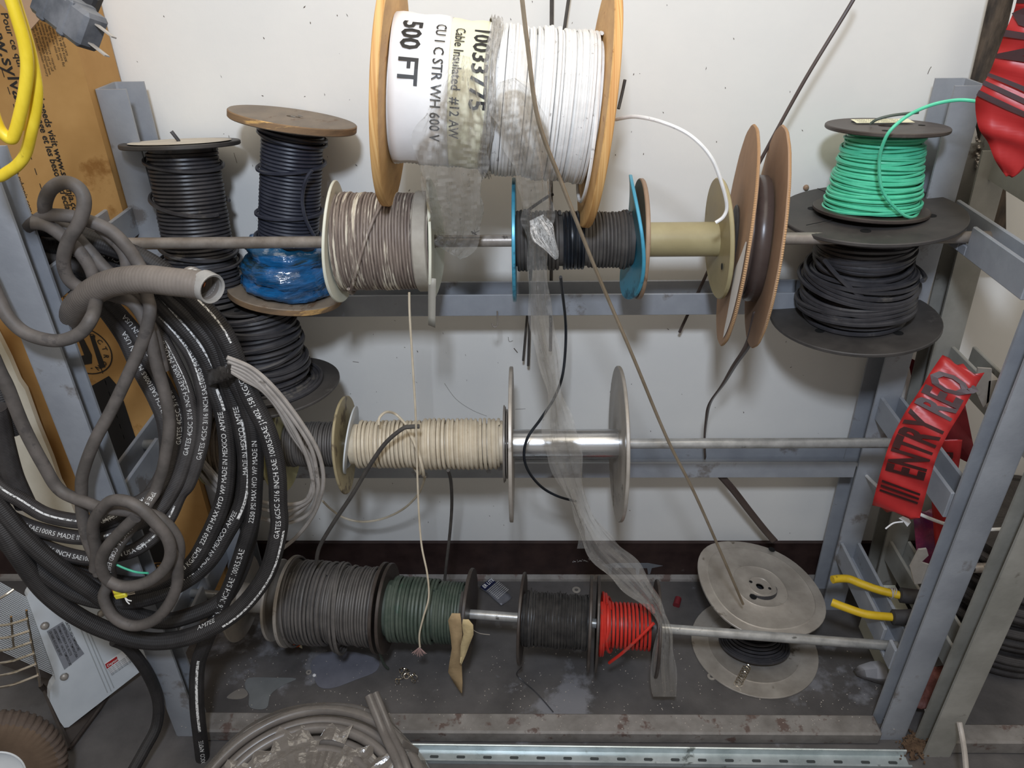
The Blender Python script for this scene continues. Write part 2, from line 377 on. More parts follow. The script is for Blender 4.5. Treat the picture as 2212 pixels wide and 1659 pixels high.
M_wood = mat('old_board', (120,96,70), (150,120,90), .7, scale=6, stretch=(1,8,8))
M_bag = mat('brown_paper_scrap', (156,132,98), (178,152,114), .75, scale=20, bump=.4, bscale=30)
M_darkred = mat('dark_red_cloth', (112,26,34), (130,34,42), .7, scale=20, bump=.2)
M_strap = mat('dark_woven_strap', (46,40,34), (86,74,62), .8, scale=60, bump=.5, bscale=140, stretch=(1,1,.3))
M_film = film_mat('clear_film', (236,234,230), .10, .035, 1, (7, 12))
M_film2 = film_mat('dusty_film', (214,209,202), .16, .06, 1, (12, 9))
M_film3 = film_mat('dirty_wrap', (132,124,116), .62, .16, 1, (22, 5))
M_filmc = film_mat('coil_overwrap', (170,162,154), .16, .12, 1, (34, 1.5))
M_filmb = film_mat('film_edge', (214,208,200), .30, .12, 1, (30, 6))
M_blue = mat('blue_plastic_wrap', (16,56,88), (34,116,180), .14, scale=12, bump=1.0, bscale=30, stretch=(.6,.6,3.2), c3=(34,58,70), t3=.53, s3=8, spec=.9, coat=.4)  # brighter blue mottling puts the wrinkles' highlights into the colour
M_pvc = mat('grey_tubing', (102,96,91), (120,113,107), .3, scale=16, bump=.05)
M_copper = mat('copper', (196,120,80), rough=.3, metal=1, bump=0)
M_brass = mat('pale_rod', (150,134,112), (172,156,134), .35, metal=.5, scale=20, bump=.02)
M_dirt = mat('brown_dust', (72,54,40), (104,82,62), .95, scale=60, bump=.8, bscale=90)
M_yelconn = mat('yellow_connector', (220,206,60), rough=.4, bump=0)
M_paintchip = mat('grey_paint_patch', (104,106,110), (112,114,118), .5, bump=.05)
M_scuff = mat('white_scuff', (190,188,186), rough=.8, bump=0)

# ================================================ the room
g = G(); g.box((0.3, .06, 1.55), (5.4, .12, 3.1)); struct('wall_back', g, M_wall, smooth_=False)
g = G(); g.box((0.3, -1.0, -.05), (5.4, 2.24, .1)); struct('floor', g, M_floor, smooth_=False)
zb = P(1106, 1174, y=-.008)[2]
g = G(); g.box((0.3, -.004, zb / 2 + .004), (5.4, .008, zb - .008)); g.box((.3, -.005, zb + .001), (5.4, .011, .004)); struct('baseboard_back', g, M_base, smooth_=False)
g = G(); g.prism([(-2.4, 0, 0), (-2.4, -.022, 0), (-2.4, -.02, .006), (-2.4, -.009, .012), (-2.4, 0, .012)], (5.4, 0, 0)); struct('trim_1', g, M_sill, smooth_=False)
# dark scratches, a pencilled cross and knocks on the wall, each a thin mark; paint drips on the base
g = G(); r9 = random.Random(3)
for _ in range(150):
    u = r9.uniform(290, 1780); v = r9.choice([r9.uniform(0, 480), r9.uniform(690, 1160)]); p = P(u, v, y=-.0004); L = r9.uniform(.001, .007); a = r9.gauss(1.5, .5); wd = r9.uniform(.0003, .0008)
    d = np.array([math.cos(a), 0, math.sin(a)]) * L; q = np.array([-math.sin(a), 0, math.cos(a)]) * wd
    g.add([p - q, p + d * .5 - q * 1.6, p + d + q, p + d * .4 + q], [(0, 1, 2, 3)])
def wline(pts, wd):
    p = smooth([P(u, v, y=-.0005) for u, v in pts], 5)
    for i in range(len(p) - 1):
        d = nrm(p[i + 1] - p[i]); q = np.array([-d[2], 0, d[0]]) * wd / 2; g.add([p[i] - q, p[i + 1] - q, p[i + 1] + q, p[i] + q], [(0, 1, 2, 3)])
wline([(1018, 500), (1030, 508), (1046, 517)], .003); wline([(1020, 505), (1036, 498)], .001); wline([(1024, 496), (1030, 512)], .001)
wline([(960, 828), (985, 862), (1020, 886), (1052, 899)], .0007); wline([(1098, 728), (1100, 738), (1108, 736)], .001)
wline([(1110, 752), (1118, 762)], .002); wline([(762, 781), (775, 783)], .0012); wline([(1113, 884), (1135, 883)], .0008)
wline([(2004, 160), (2008, 150), (2012, 144)], .0012); wline([(1850, 470), (1860, 500)], .001); wline([(505, 330), (512, 352)], .0008)
o0 = G(); o = build('wall_scuff', g, mat('scuff', (96,84,74), rough=.8, bump=0), smooth_=False); tag(o, 'small dark scratches and knocks scattered over the white wall', 'scuff marks', kind='stuff')
g = G().lathe(P(1741, 405, y=-.001), (0, -1, 0), [(0, 0), (.006, 0), (.005, .004), (.0025, .006), (0, .006)], 9); o = build('wall_plug', g, M_brnfl); tag(o, 'small brown broken wall plug between the cardboard disc and the black spool', 'wall plug')
g = G()
pp = [(1300,1220),(1330,1216),(1400,1216),(1432,1222),(1408,1227),(1404,1240),(1400,1240),(1398,1227),(1382,1227),(1380,1242),(1374,1242),(1373,1227),(1362,1226),(1322,1226),(1320,1240),(1315,1240),(1313,1227)]
g.prism([P(u, v, y=-.0085) for u, v in pp], (0, -.0006, 0)); o = build('paint_drip', g, M_paintchip, smooth_=False); tag(o, 'pale grey paint smear with drips on the dark base board', 'paint drip')
g = G()
for k in range(26):
    u = 1237 + k * 2.3 + r9.uniform(-1, 1); v = 1211 + r9.uniform(-3, 3) - (k > 14) * 1.5; p = P(u, v, y=-.0085); s = r9.uniform(.0008, .0026) * (1 if k < 14 else .6)
    g.box(p, (s * 1.6, .0006, s))
o = build('chalk_scuff', g, M_scuff, smooth_=False); tag(o, 'white crumbly scrape mark on the dark base board', 'scuff marks', kind='stuff')

# ================================================ rack builder
def channel(g, p0, p1, U, V, wdt, dep, t=.005, m=0):
    """C section: free edges at U=0, web at U=wdt, depth along V"""
    c = .006
    prof = [(0, 0), (wdt - c, 0), (wdt - c * .3, c * .3), (wdt, c), (wdt, dep - c), (wdt - c * .3, dep - c * .3), (wdt - c, dep), (0, dep), (0, dep - t), (wdt - t - c * .5, dep - t), (wdt - t, dep - t - c * .5), (wdt - t, t + c * .5), (wdt - t - c * .5, t), (0, t)]
    # concave section split into quads so that it stays clean
    p0 = np.asarray(p0, float); p1 = np.asarray(p1, float); U = np.asarray(U, float); V = np.asarray(V, float); n = 14
    A = [p0 + a * U + b * V for a, b in prof] + [p1 + a * U + b * V for a, b in prof]
    f = [(i, i + n, (i + 1) % n + n, (i + 1) % n) for i in range(n)]
    for o_ in (0, n):
        for q in [(0, 1, 12, 13), (1, 2, 3, 12), (12, 3, 4, 11), (11, 4, 9, 10), (4, 5, 9), (5, 6, 8, 9), (6, 7, 8)]:
            q = [x if x < 14 else 0 for x in q]; f.append(tuple(o_ + x for x in q))
    return g.add(A, f, m=m)
YF, YB = -.485, -.12
def at(a, b, z):
    a = np.asarray(a); b = np.asarray(b); return a + (b - a) * (z - a[2]) / (b[2] - a[2])
rack = thing('spool_rack', 'grey painted steel channel rack holding three rods of wire spools against the wall', 'rack', (0, -.28, 0))
X, Yv, Z = np.array([1., 0, 0]), np.array([0, 1., 0]), np.array([0, 0, 1.])
# front posts
a = P(15, 440, y=YF); b = P(413, 1528, y=YF); zt = P(14, 331, y=YF)[2]
pb, pt = at(a, b, 0.0), at(a, b, zt); g = channel(G(), pb, pt, -X, Yv, .058, .044)
LFx = (pb[0] + pt[0]) / 2; build('post', g, M_steel, rack, angle=25)
a = P(2212, 786, y=YF); b = P(1904, 1579, y=YF); pb, pt = at(a, b, 0.0), at(a, b, 1.27); g = channel(G(), pb, pt, X, Yv, .058, .044); RFx = pb[0]
build('post', g, M_steel, rack, angle=25)
# back posts
a = P(271, 193, y=YB); zt = a[2]; b = np.array([LFx - .0, YB, 0.2]); pb, pt = np.array([a[0], YB, 0.0]), a
g = channel(G(), pb, pt, -X, Yv, .056, .078); build('post', g, M_steel, rack, angle=25); LBx = a[0]
a = P(2064, 186, y=YB); b = P(1800, 1220, y=YB); pb, pt = at(a, b, 0.0), a
g = channel(G(), pb, pt, X, Yv, .056, .078); build('post', g, M_steel, rack, angle=25); RBx = (pb[0] + pt[0]) / 2
# side channels, open upwards, notched for the rods
def side(x0, x1, z0, z1, yn, zn, outer, mt, parent, y0=-.441, y1=-.12, name='side_channel'):
    g = G(); t = .0075; xi = x0 if outer > 0 else x1 - t                      # notched inner flange
    def plate(ya, yb, za, zb): g.box((xi + t / 2, (ya + yb) / 2, (za + zb) / 2), (t, yb - ya, zb - za), bev=.0015)
    if yn is not None:
        plate(y0, yn - .013, z0, z1); plate(yn + .013, y1, z0, z1); plate(yn - .013, yn + .013, z0, zn - .0125)
    else: plate(y0, y1, z0, z1)
    xo = x1 - t if outer > 0 else x0
    g.box((xo + t / 2, (y0 + y1) / 2, (z0 + z1) / 2), (t, y1 - y0, z1 - z0), bev=.0015); g.box(((x0 + x1) / 2, (y0 + y1) / 2, z0 + t / 2), (x1 - x0 - 2 * t, y1 - y0, t))
    return build(name, g, mt, parent, angle=25)
R1L = P(262, 521, y=-.25); R1R = P(2160, 515, y=-.25); R1L[2] = R1R[2] = 1.048
R2L = P(310, 958, y=-.25); R2R = P(1938, 958, y=-.25); R2L[2] = R2R[2] = .616
R3L = P(405, 1268, y=-.25); R3R = P(1937, 1401, y=-.398); R3L[2] = R3R[2] = .193
rx = .752; lx = -.742
for z0, z1, yn, zn, ynl in ((1.018, 1.072, -.25, 1.048, -.25), (.586, .643, -.25, .616, -.25), (.172, .23, -.398, .193, -.25)):
    side(rx, rx + .048, z0, z1, yn, zn, 1, M_steel, rack); side(lx - .048, lx, z0, z1, ynl, zn, -1, M_steel, rack)
# back rails, open upwards
def rail(zt, zb, name='back_rail'):
    g = G(); xl, xr = LBx + .0, RBx; y0, y1, t = -.118, -.048, .005; xc = (xl + xr) / 2; L = xr - xl - .002
    g.box((xc, y0 + t / 2, (zt + zb) / 2), (L, t, zt - zb), bev=.001); g.box((xc, y1 - t / 2, (zt + zb) / 2), (L, t, zt - zb), bev=.001); g.box((xc, (y0 + y1) / 2, zb + t / 2), (L, y1 - y0 - 2 * t, t))
    build(name, g, M_steel, rack, angle=25)
rail(P(1000, 638, y=-.118)[2], P(1000, 683, y=-.118)[2]); rail(P(1000, 1001, y=-.118)[2], P(1000, 1033, y=-.118)[2])
# front sill
ys0 = P(1100, 1539, z=.036)[1]; g = G(); g.box(((LFx + RFx) / 2, (ys0 - .497) / 2, .018), (RFx - LFx - .004, ys0 + .497, .036), bev=.004); build('front_sill', g, M_sill, rack, angle=25)
# clip hanging off the upper back rail
g = G(); g.tube(smooth([P(1074, 672, y=-.124), P(1075, 694, y=-.124), P(1073, 704, y=-.125), P(1067, 706, y=-.126), P(1062, 699, y=-.126)], 5), .0016, 6); build('wire_hook', g, M_rod, rack)

path0 = lambda pts: smooth([P(a_, b_, y=c_) for a_, b_, c_ in pts], 8)
# ================================================ rods
def rod(p0, p1, r, mt, label, cat='rod', name='steel_rod', group=None):
    g = G(); p0 = np.asarray(p0, float); p1 = np.asarray(p1, float); u = nrm(p1 - p0); L = np.linalg.norm(p1 - p0)
    g.lathe(p0, u, [(r * .75, .0), (r * .93, 0), (r, .001), (r, L - .001), (r * .93, L), (r * .75, L)], 24); g.lathe(p0, u, [(r * .75, 0), (r * .75, .03), (0, .03)], 24, m=1); g.lathe(p1, -u, [(r * .75, 0), (r * .75, .03), (0, .03)], 24, m=1)
    o = build(name, g, [mt, M_dark]); return tag(o, label, cat, group)
rod(R1L, R1R, .0104, M_rod, 'top brownish steel rod laid through the grey rack, carrying the teal spool')
rod(R2L, R2R, .0104, M_galv, 'middle steel rod through the grey rack, carrying the bare metal reel')
rod(R3L, R3R, .0105, M_galv, 'lowest galvanised rod slanting across the rack above the floor')

# ================================================ spools
def wind(g, o, u, t0, t1, r, wr, jit=.0, seg=36, sides=6, r1=None, m=0, seed=0, gap=1.0, lag=None):
    """wire laid turn by turn round the axis"""
    u = nrm(u); v, w = perp(u); q = np.random.default_rng(seed); r1 = r if r1 is None else r1
    n = max(2, int(round((t1 - t0 - 2 * wr) / (2 * wr * gap)))); ph = q.normal(0, 1, n + 2) * jit; th0 = q.uniform(0, 2 * PI, n + 2); tj = q.normal(0, 1, n + 2) * jit * .5
    k = np.arange(n * seg + 1); th = k / seg * 2 * PI; s = k / (n * seg); i = np.minimum(k // seg, n - 1); fr = (k / seg) - i
    fr = fr * fr * (3 - 2 * fr)
    rad = r + (r1 - r) * s + (ph[i] * (1 - fr) + ph[i + 1] * fr)
    t = t0 + wr + s * (t1 - t0 - 2 * wr) + np.sin(th + th0[i]) * 0 + (tj[i] * (1 - fr) + tj[i + 1] * fr) + np.sin(th + 1.0) * jit * .8
    p = np.asarray(o, float) + u * t[:, None] + rad[:, None] * (np.cos(th)[:, None] * v + np.sin(th)[:, None] * w)
    g.tube(p, wr, sides, m=m); return g
def ring(g, o, u, t, r, wr, tilt=0, phase=0, th0=0, th1=2 * PI, bulge=0, bph=0, sides=6, n=48, m=0, drift=0):
    u = nrm(u); v, w = perp(u); th = np.linspace(th0, th1, n); f = (th - th0) / (th1 - th0)
    rr = r + bulge * np.maximum(0, np.cos(th - bph)) ** 2
    p = np.asarray(o, float) + u * (t + np.sin(th - phase) * tilt + drift * f)[:, None] + rr[:, None] * (np.cos(th)[:, None] * v + np.sin(th)[:, None] * w)
    return g.tube(p, wr, sides, m=m)
def flange(g, c, u, R, t, rim=.0, hub=.012, dish=0, seg=56, warp=None, ribs=(), edge=0):
    """disc of thickness t standing from c along u; edge: material index of the rim"""
    e = min(t * .3, .0015)
    pr = [(hub, 0)] + [(x, d) for x, d in ribs] + [(R * .86, 0), (R - e, -rim), (R, e - rim), (R, t - e + rim), (R - e, t + rim), (R * .86, t)] + [(x, t + d) for x, d in ribs[::-1]] + [(hub, t)]
    k = len(ribs); ms = [0] * len(pr)
    for j in (k + 2, k + 3, k + 4)[0:3]: ms[j] = edge
    ms[k + 1] = 0; ms[k + 4] = 0 if not edge else 0
    ms[k + 2] = ms[k + 3] = edge
    return g.lathe(c, u, pr, seg, ms=ms, warp=warp, closed=True)
def axisf(A, B):
    A = np.asarray(A, float); B = np.asarray(B, float); return A, B, nrm(B - A), np.linalg.norm(B - A)
def spool_core(t, A, B, R0, R1, ft, fm, br, bm, holes=3, rim=0, hub=.012, fm2=None, em=None, warp0=None, warp1=None, ribs=(), names=('flange', 'flange'), labels=(None, None)):
    A, B, u, L = axisf(A, B); v, w = perp(u); fm2 = fm2 or fm
    for c, R, d, mm, wp, nm, lb, s in ((A, R0, u, fm, warp0, names[0], labels[0], 1), (B, R1, -u, fm2, warp1, names[1], labels[1], 2)):
        g = G(); flange(g, c, d, R, ft, rim, hub, warp=wp, edge=1 if em else 0, ribs=ribs)
        for k in range(holes):
            a = 2 * PI * k / holes + s; q = c + (R * .62) * (math.cos(a) * v + math.sin(a) * w)
            for sg, off in ((1, -.0006), (-1, ft + .0006)): g.disc(q + d * off, u, .006 if R < .12 else .009, 14, m=2)  # holes are flat near-black discs, their inner shade painted on
        build(nm, g, [mm, em or mm, M_dark], t, label=lb)
    g = G(); g.lathe(A, u, [(br, ft * .8), (br, L - ft * .8)], 40); g.lathe(A, u, [(hub, 0), (hub, L)], 20); build('barrel', g, bm, t)
    return A, B, u, L
def spool(name, label, A, B, R0, R1, ft, fm, br, bm, group=None, **k):
    t = thing(name, label, 'spool', (np.asarray(A) + np.asarray(B)) / 2 - np.array([0, 0, max(R0, R1) if abs(nrm(np.asarray(B) - np.asarray(A))[2]) < .7 else np.linalg.norm(np.asarray(B) - np.asarray(A)) / 2]), group)
    return t, spool_core(t, A, B, R0, R1, ft, fm, br, bm, **k)

# A tall black spool at the left
tA, (A, B, u, L) = spool('wire_spool', 'tall black spool of black wire with a pale paper disc on top, at the left', P(449, 652, y=-.168), P(390, 308, y=-.118), .074, .103, .005, M_blkpl, .045, M_blkpl, holes=0, rim=.0015, hub=.008)
g = wind(G(), A, u, .006, L - .010, .0600, .0035, .0004, seed=1, r1=.0590)
g.lathe(A, u, [(.057, .005), (.057, L - .005)], 32)
wind(g, A, u, .008, .085, .068, .0036, .0012, seed=2, r1=.062)
ring(g, A, u, L - .035, .0665, .0038, tilt=.012, phase=2.2); ring(g, A, u, L - .105, .0680, .0038, tilt=.020, phase=2.2, bulge=.008, bph=4.6, th0=.5, th1=5.6)
ring(g, A, u, L - .19, .0680, .0038, tilt=.016, phase=2.2, bulge=.010, bph=4.6); ring(g, A, u, .082, .071, .0038, tilt=.010, phase=2.2, bulge=.010, bph=4.7)
build('wire_winding', g, M_blkwire, tA)
g = G(); g.disc(B + u * .0022, u, .088, 40); build('paper_disc', g, mat('dusty_paper', (176,166,152), (196,188,174), .8, scale=20), tA, smooth_=False)
g = G(); g.tube([B + (-.006, 0, -.02), B + (-.003, 0, .004), B + (-.012, 0, .02)], .0035, 8); build('wire_end', g, M_blkwire, tA)

# C broad black spool underneath
cB = P(584, 838, y=-.195); tC, (A, B, u, L) = spool('wire_spool', 'broad black plastic spool of heavy black cable standing under the two tall spools', cB, np.array([cB[0] - .010, -.18, .897]), .140, .06, .006, M_blkpl, .05, M_blkpl, holes=4)
g = G(); g.lathe(A, u, [(.074, .006), (.070, L - .006)], 32)
wind(g, A, u, .008, L - .004, .079, .0046, .0022, seed=3, r1=.073, seg=40)
for k, rr in enumerate((.088, .096, .104)): ring(g, A, u, .0105 + .001 * k, rr, .0046, tilt=.002, phase=k)
for k in range(7): ring(g, A, u, .045 + .022 * k, .083 - k * .0012, .0046, tilt=.006 + .004 * (k % 3), phase=k * 1.7, bulge=.008 * (k < 3), bph=4.9)
build('cable_winding', g, M_blkwire, tC)

# B wooden flanged spool with blue film
tB, (A, B, u, L) = spool('wire_spool', 'tall spool with dirty plywood discs, blue black wire and crumpled blue film at the foot', P(617, 640, y=-.155), P(634, 252, y=-.116), .108, .111, .013, M_plydirty, .04, M_plydirty, em=M_plydirtye, holes=0)
g = G(); g.lathe(A, u, [(.0500, .013), (.0500, L - .013)], 32); wind(g, A, u, .085, L - .014, .0525, .0033, .0003, seed=4, r1=.0520)
for t_, ti, ph in ((L - .085, .012, 4.2), (L - .17, .008, 4.4), (L - .215, .006, 4.2), (L - .235, .008, 4.6), (L - .25, .006, 4.0), (L - .03, .004, 1.), (L - .036, .006, 2.)): ring(g, A, u, t_, .0592, .0034, tilt=ti, phase=ph, bulge=.003, bph=4.6)
g.tube(smooth([P(a_, b_, y=-.196) for a_, b_ in ((674, 368), (663, 384), (656, 405), (653, 436), (659, 470), (670, 495), (684, 519))], 6), .0033, 7); build('wire_winding', g, M_bluewire, tB)
g = G(); g.tube(smooth([P(700, 655, y=-.2), P(715, 662, y=-.21), P(724, 672, y=-.215)], 4), .002, 6)
g = G(); q = np.random.default_rng(5); pr = [(.062, .112), (.078, .104), (.080, .09), (.070, .080), (.078, .072), (.086, .058), (.084, .045), (.078, .038), (.086, .030), (.084, .020), (.074, .0145), (.05, .0135)]
PZ = q.uniform(0, 6.28, (8, 12))
def wv(th, r, h):
    k = int(h * 800) % 12; s = sum(math.sin(th * n + PZ[n - 2][k]) for n in (2, 3, 5, 7, 9)); return r + .0012 * s + .0012 * math.sin(th * 23 + h * 300), h + (.0028 * math.sin(th * 2 + PZ[1][k]) + .0012 * math.sin(th * 11 + h * 200) if h > .0150 else 0)
g.lathe(A, u, pr, 110, warp=wv); build('plastic_wrap', g, M_blue, tB, angle=180)
g = G()
for k in range(3): g.box(B + u * .0008 + np.array([-.012 + .012 * k, -.01 + .006 * k, 0]), (.012, .0016, .0016), R=np.array([[.8, .6, 0], [-.6, .8, 0], [0, 0, 1]]))
build('staple', g, M_dsteel, tB, smooth_=False)

# D large white wire spool lying on top of two others
tD, (A, B, u, L) = spool('wire_spool', 'largest spool, plywood discs wound with white wire under a printed paper wrap', P(838, 197, y=-.25), P(1299, 240, y=-.25), .177, .183, .0125, M_plywood, .06, M_plywood, em=M_plyedge, holes=0, names=('plywood_disc', 'plywood_disc'), hub=.02)
v, w = perp(u); g = G(); g.lathe(A, u, [(.1015, .0125), (.1015, L - .0125)], 48)
wind(g, A, u, L * .455, L - .014, .1085, .0029, .0022, seed=6, seg=56, r1=.112, gap=.93); wind(g, A, u, L * .50, L - .02, .1100, .0029, .0022, seed=8, seg=56, gap=1.7); wind(g, A, u, .016, L * .46, .1045, .0029, .0012, seed=7, seg=48)
wind(g, A, u, .013, .028, .1065, .0029, .001, seed=9, seg=48)
ring(g, A, u, L - .024, .113, .0029, tilt=.004, th0=.9, th1=4.0, bulge=.030, bph=2.6, drift=.006)
build('wire_winding', g, M_whitew, tD)
def wrap(g, t0, t1, th0, th1, r, n=40, m=0, wav=.0012, skew=0):
    rows = []
    for i in range(n + 1):
        f = i / n; th = th0 + (th1 - th0) * f; rows.append([A + u * (t0 + (t1 - t0) * k / 8 + skew * f) + (r + wav * math.sin(k * 1.3 + th * 3)) * (math.cos(th) * v + math.sin(th) * w) for k in range(9)])
    return g.sheet(rows, m=m)
g = wrap(G(), .010, .096, -.55, 2.45, .1150, skew=.010); pw1 = build('paper_wrap', g, M_paper, tD, solid=.0008)
g = wrap(G(), .090, .158, -.5, 2.5, .1125, skew=.004); pw2 = build('paper_wrap', g, M_paper2, tD, solid=.0006, label='yellowed paper band under the white wrap')
def cyl_text(g, txt, th0, t0, size, r, sx=1.0, bold=.01):
    V, f = glyphs(txt, size, bold, sub=.35); out = []
    for a, b in V:
        th = th0 + a * sx / r; out.append(A + u * (t0 + b) + r * (math.cos(th) * v + math.sin(th) * w))
    return g.add(out, f)
g = G(); cyl_text(g, '500 FT', .36, .030, .040, .1172, sx=.95, bold=.022); build('printed_text', g, M_blackprint, pw1, smooth_=False); g = G(); cyl_text(g, 'CU 1 C STR WH 600 V', .38, .078, .0215, .1172, sx=.87); build('printed_text', g, M_blackprint, pw1, smooth_=False)
g = G(); cyl_text(g, 'Cable Insulated  #12 AW', .38, .1065, .0200, .1142, sx=.84); build('printed_text', g, M_blackprint, pw2, smooth_=False)
g = G(); cyl_text(g, '10033775', .33, .134, .034, .1142, sx=1.0, bold=.02); build('printed_text', g, M_blackprint, pw2, smooth_=False)
# clear film around the middle of the winding
g = G(); rows = []; q = np.random.default_rng(11)
for i in range(61):
    th = -.9 + 3.6 * i / 60; rows.append([A + u * (L * (.455 + .05 * k / 10) + .003 * math.sin(th * 5)) + (.119 + q.normal(0, .0012) + .003 * math.sin(k * 2.1 + th * 4)) * (math.cos(th) * v + math.sin(th) * w) for k in range(11)])
g.sheet(rows); build('clear_film_band', g, M_filmb, tD, angle=180)
g = G(); pe = B; pts = [(1330, 258, -.26), (1372, 252, -.30), (1430, 264, -.33), (1490, 292, -.35), (1536, 340, -.36), (1560, 400, -.36), (1570, 445, -.355), (1563, 468, -.355), (1546, 481, -.355)]
pw = smooth([P(a_, b_, y=c_) for a_, b_, c_ in pts], 8); g.tube(pw, .0029, 8); build('wire_tail', g, M_whitew, tD)
g = G(); g.tube(smooth([P(1336, 235, y=-.25), P(1343, 205, y=-.24), P(1350, 172, y=-.24)], 5), .0026, 7); build('wire_end', g, M_dkcloth, tD, label='short dark wire end')

# E dirty white wire spool on the top rod
def wob(amp, n, ph):
    return lambda th, r, h: (r + (amp * .5 * math.sin(n * th + ph) if r > .05 else 0), h + (amp * (r / .1) ** 3 * math.sin((n - 1) * th + ph) if r > .04 else 0))
pE0, pE1 = on_line(R1L, R1R, 729), on_line(R1L, R1R, 940)
tE, (A, B, u, L) = spool('wire_spool', 'spool of dirty white and brown wire with warped cream discs on the top rod', pE0, pE1, .104, .105, .004, M_cream, .04, M_cream, holes=0, warp0=wob(.004, 3, 1), warp1=wob(.005, 3, 2.3), rim=.0005)
g = G(); g.lathe(A, u, [(.079, .004), (.079, L - .004)], 36); wind(g, A, u, .004, L - .028, .0825, .0026, .0007, seed=12, seg=44, r1=.0805); ring(g, A, u, L * .60, .0865, .003, tilt=.0, th0=.1, th1=2.7, drift=-L * .50); ring(g, A, u, L * .12, .089, .003, tilt=.006, th0=2.3, th1=4.8)
build('wire_winding', g, M_mixw, tE)
g = G(); g.lathe(A, u, [(.0845, L - .030), (.0865, L - .028), (.086, L - .008), (.083, L - .006)], 48, warp=lambda th, r, h: (r + .001 * math.sin(7 * th), h)); build('tape_band', g, mat('grey_cloth_tape', (150,142,130), (172,165,152), .6, scale=20, bump=.1), tE)
pb_ = on_line(R1L, R1R, 934); g = G(); g.sheet([[P(925, 600 + k * 17, y=-.35) + (0, 0, 0) , P(942 - k * .3, 602 + k * 17 + (4 if k == 6 else 0), y=-.352)] for k in range(7)]); build('hanging_tape_tab', g, mat('grey_tab', (150,146,136), rough=.5), tE, solid=.0006)

# F teal spool on the top rod
pF0, pF1 = on_line(R1L, R1R, 1109), on_line(R1L, R1R, 1371)
def bent(th, r, h): k = (r / .105) ** 2 if r > .04 else 0; return r * (1 + .03 * math.cos(th) * k), h + k * (.017 * math.cos(th) ** 1 * math.cos(th - .4) - .004)
tF, (A, B, u, L) = spool('wire_spool', 'spool with teal painted metal discs and dark grey and black wire on the top rod', pF0, pF1, .106, .106, .0035, M_teal, .03, M_blkpl, holes=0, rim=.0012, warp1=bent)
g = G(); g.lathe(A, u, [(.044, .004), (.044, L - .004)], 32); wind(g, A, u, .004, L * .145, .0500, .0036, .0003, seed=13); wind(g, A, u, L * .145, L * .395, .0485, .0032, .0002, seed=14); wind(g, A, u, L * .60, L - .006, .0455, .0029, .0004, seed=15); wind(g, A, u, L - .028, L - .012, .048, .0029, .0008, seed=16)
build('wire_winding', g, M_dkcloth, tF); g = wind(G(), A, u, L * .395, L * .60, .0478, .0030, .0002, seed=17); build('wire_winding', g, M_blackshine, tF, label='cleaner glossy black turns')
vv = [(1211, 598, -.31), (1216, 640, -.26), (1222, 700, -.2), (1221, 760, -.2), (1214, 815, -.22), (1197, 860, -.24), (1168, 905, -.28), (1140, 945, -.31), (1132, 985, -.32), (1143, 1020, -.31), (1170, 1052, -.27), (1205, 1072, -.25), (1244, 1083, -.24)]
g = G(); g.tube(smooth([P(*q[:2], y=q[2]) for q in vv], 8), .0028, 8); build('wire_tail', g, M_blackshine, tF)
g = G(); g.tube(smooth([P(1124, 482, y=-.2), P(1133, 462, y=-.19), P(1155, 444, y=-.18), P(1186, 423, y=-.18)], 6), .0028, 8); g.lathe(P(1186, 423, y=-.18), (.8, 0, .4), [(0, 0), (.0034, .001), (.0034, .008), (0, .009)], 10); build('wire_end', g, M_dkcloth, tF)

# G empty tan spool on the top rod
pG0, pG1 = on_line(R1L, R1R, 1377), on_line(R1L, R1R, 1556)
tG, (A, B, u, L) = spool('empty_spool', 'bare tan plastic spool with one brown fibre disc on the top rod', pG0, pG1, .103, .103, .006, M_brnfl, .0295, M_tanpl, fm2=M_tanpl, holes=3, rim=.0008, warp1=lambda th, r, h: (r, h + (.006 * math.cos(th) if r > .05 else 0)))

# H cardboard spool with brown heat shrink
pH0 = on_line(R1L, R1R, 1588); pH1 = on_line(R1L, R1R, 1655); pH0[1] += .0045; pH1[1] -= .0045
tH, (A, B, u, L) = spool('cardboard_spool', 'two big corrugated cardboard discs holding a roll of brown flat tubing on the top rod', pH0, pH1, .187, .187, .005, M_card, .05, M_card, em=M_cardedge, holes=0, names=('cardboard_disc', 'cardboard_disc'), warp0=lambda th, r, h: (r * (1 + .004 * math.sin(17 * th)), h + (.008 * math.cos(th) * (r / .187) ** 2)), warp1=lambda th, r, h: (r * (1 + .004 * math.sin(19 * th)), h - (.004 * math.cos(th) * (r / .187) ** 2)), hub=.014)
g = G(); g.lathe(A, u, [(.08, .006), (.097, .0065), (.100, .010), (.100, .020), (.097, .0225), (.104, .025), (.107, .029), (.107, L - .012), (.103, L - .007), (.08, L - .006)], 56); build('tubing_roll', g, M_brownband, tH)
v, w = perp(u)
def ribbon(pts, hw, nrm_=(0, -1, 0), tw=None):
    """flat strip along pixel/depth points; hw half width in m; across direction from the local path and a facing vector"""
    p = smooth([P(a_, b_, y=c_) for a_, b_, c_ in pts], 8); T, _, _ = frames(p); rows = []
    for i, q in enumerate(p):
        f = i / (len(p) - 1); nn = nrm(np.asarray(nrm_, float)) if tw is None else nrm(np.array([math.sin(tw(f)), -math.cos(tw(f)), 0])); s = nrm(np.cross(T[i], nn)); h = hw(f) if callable(hw) else hw
        rows.append([q - s * h, q, q + s * h])
    return rows
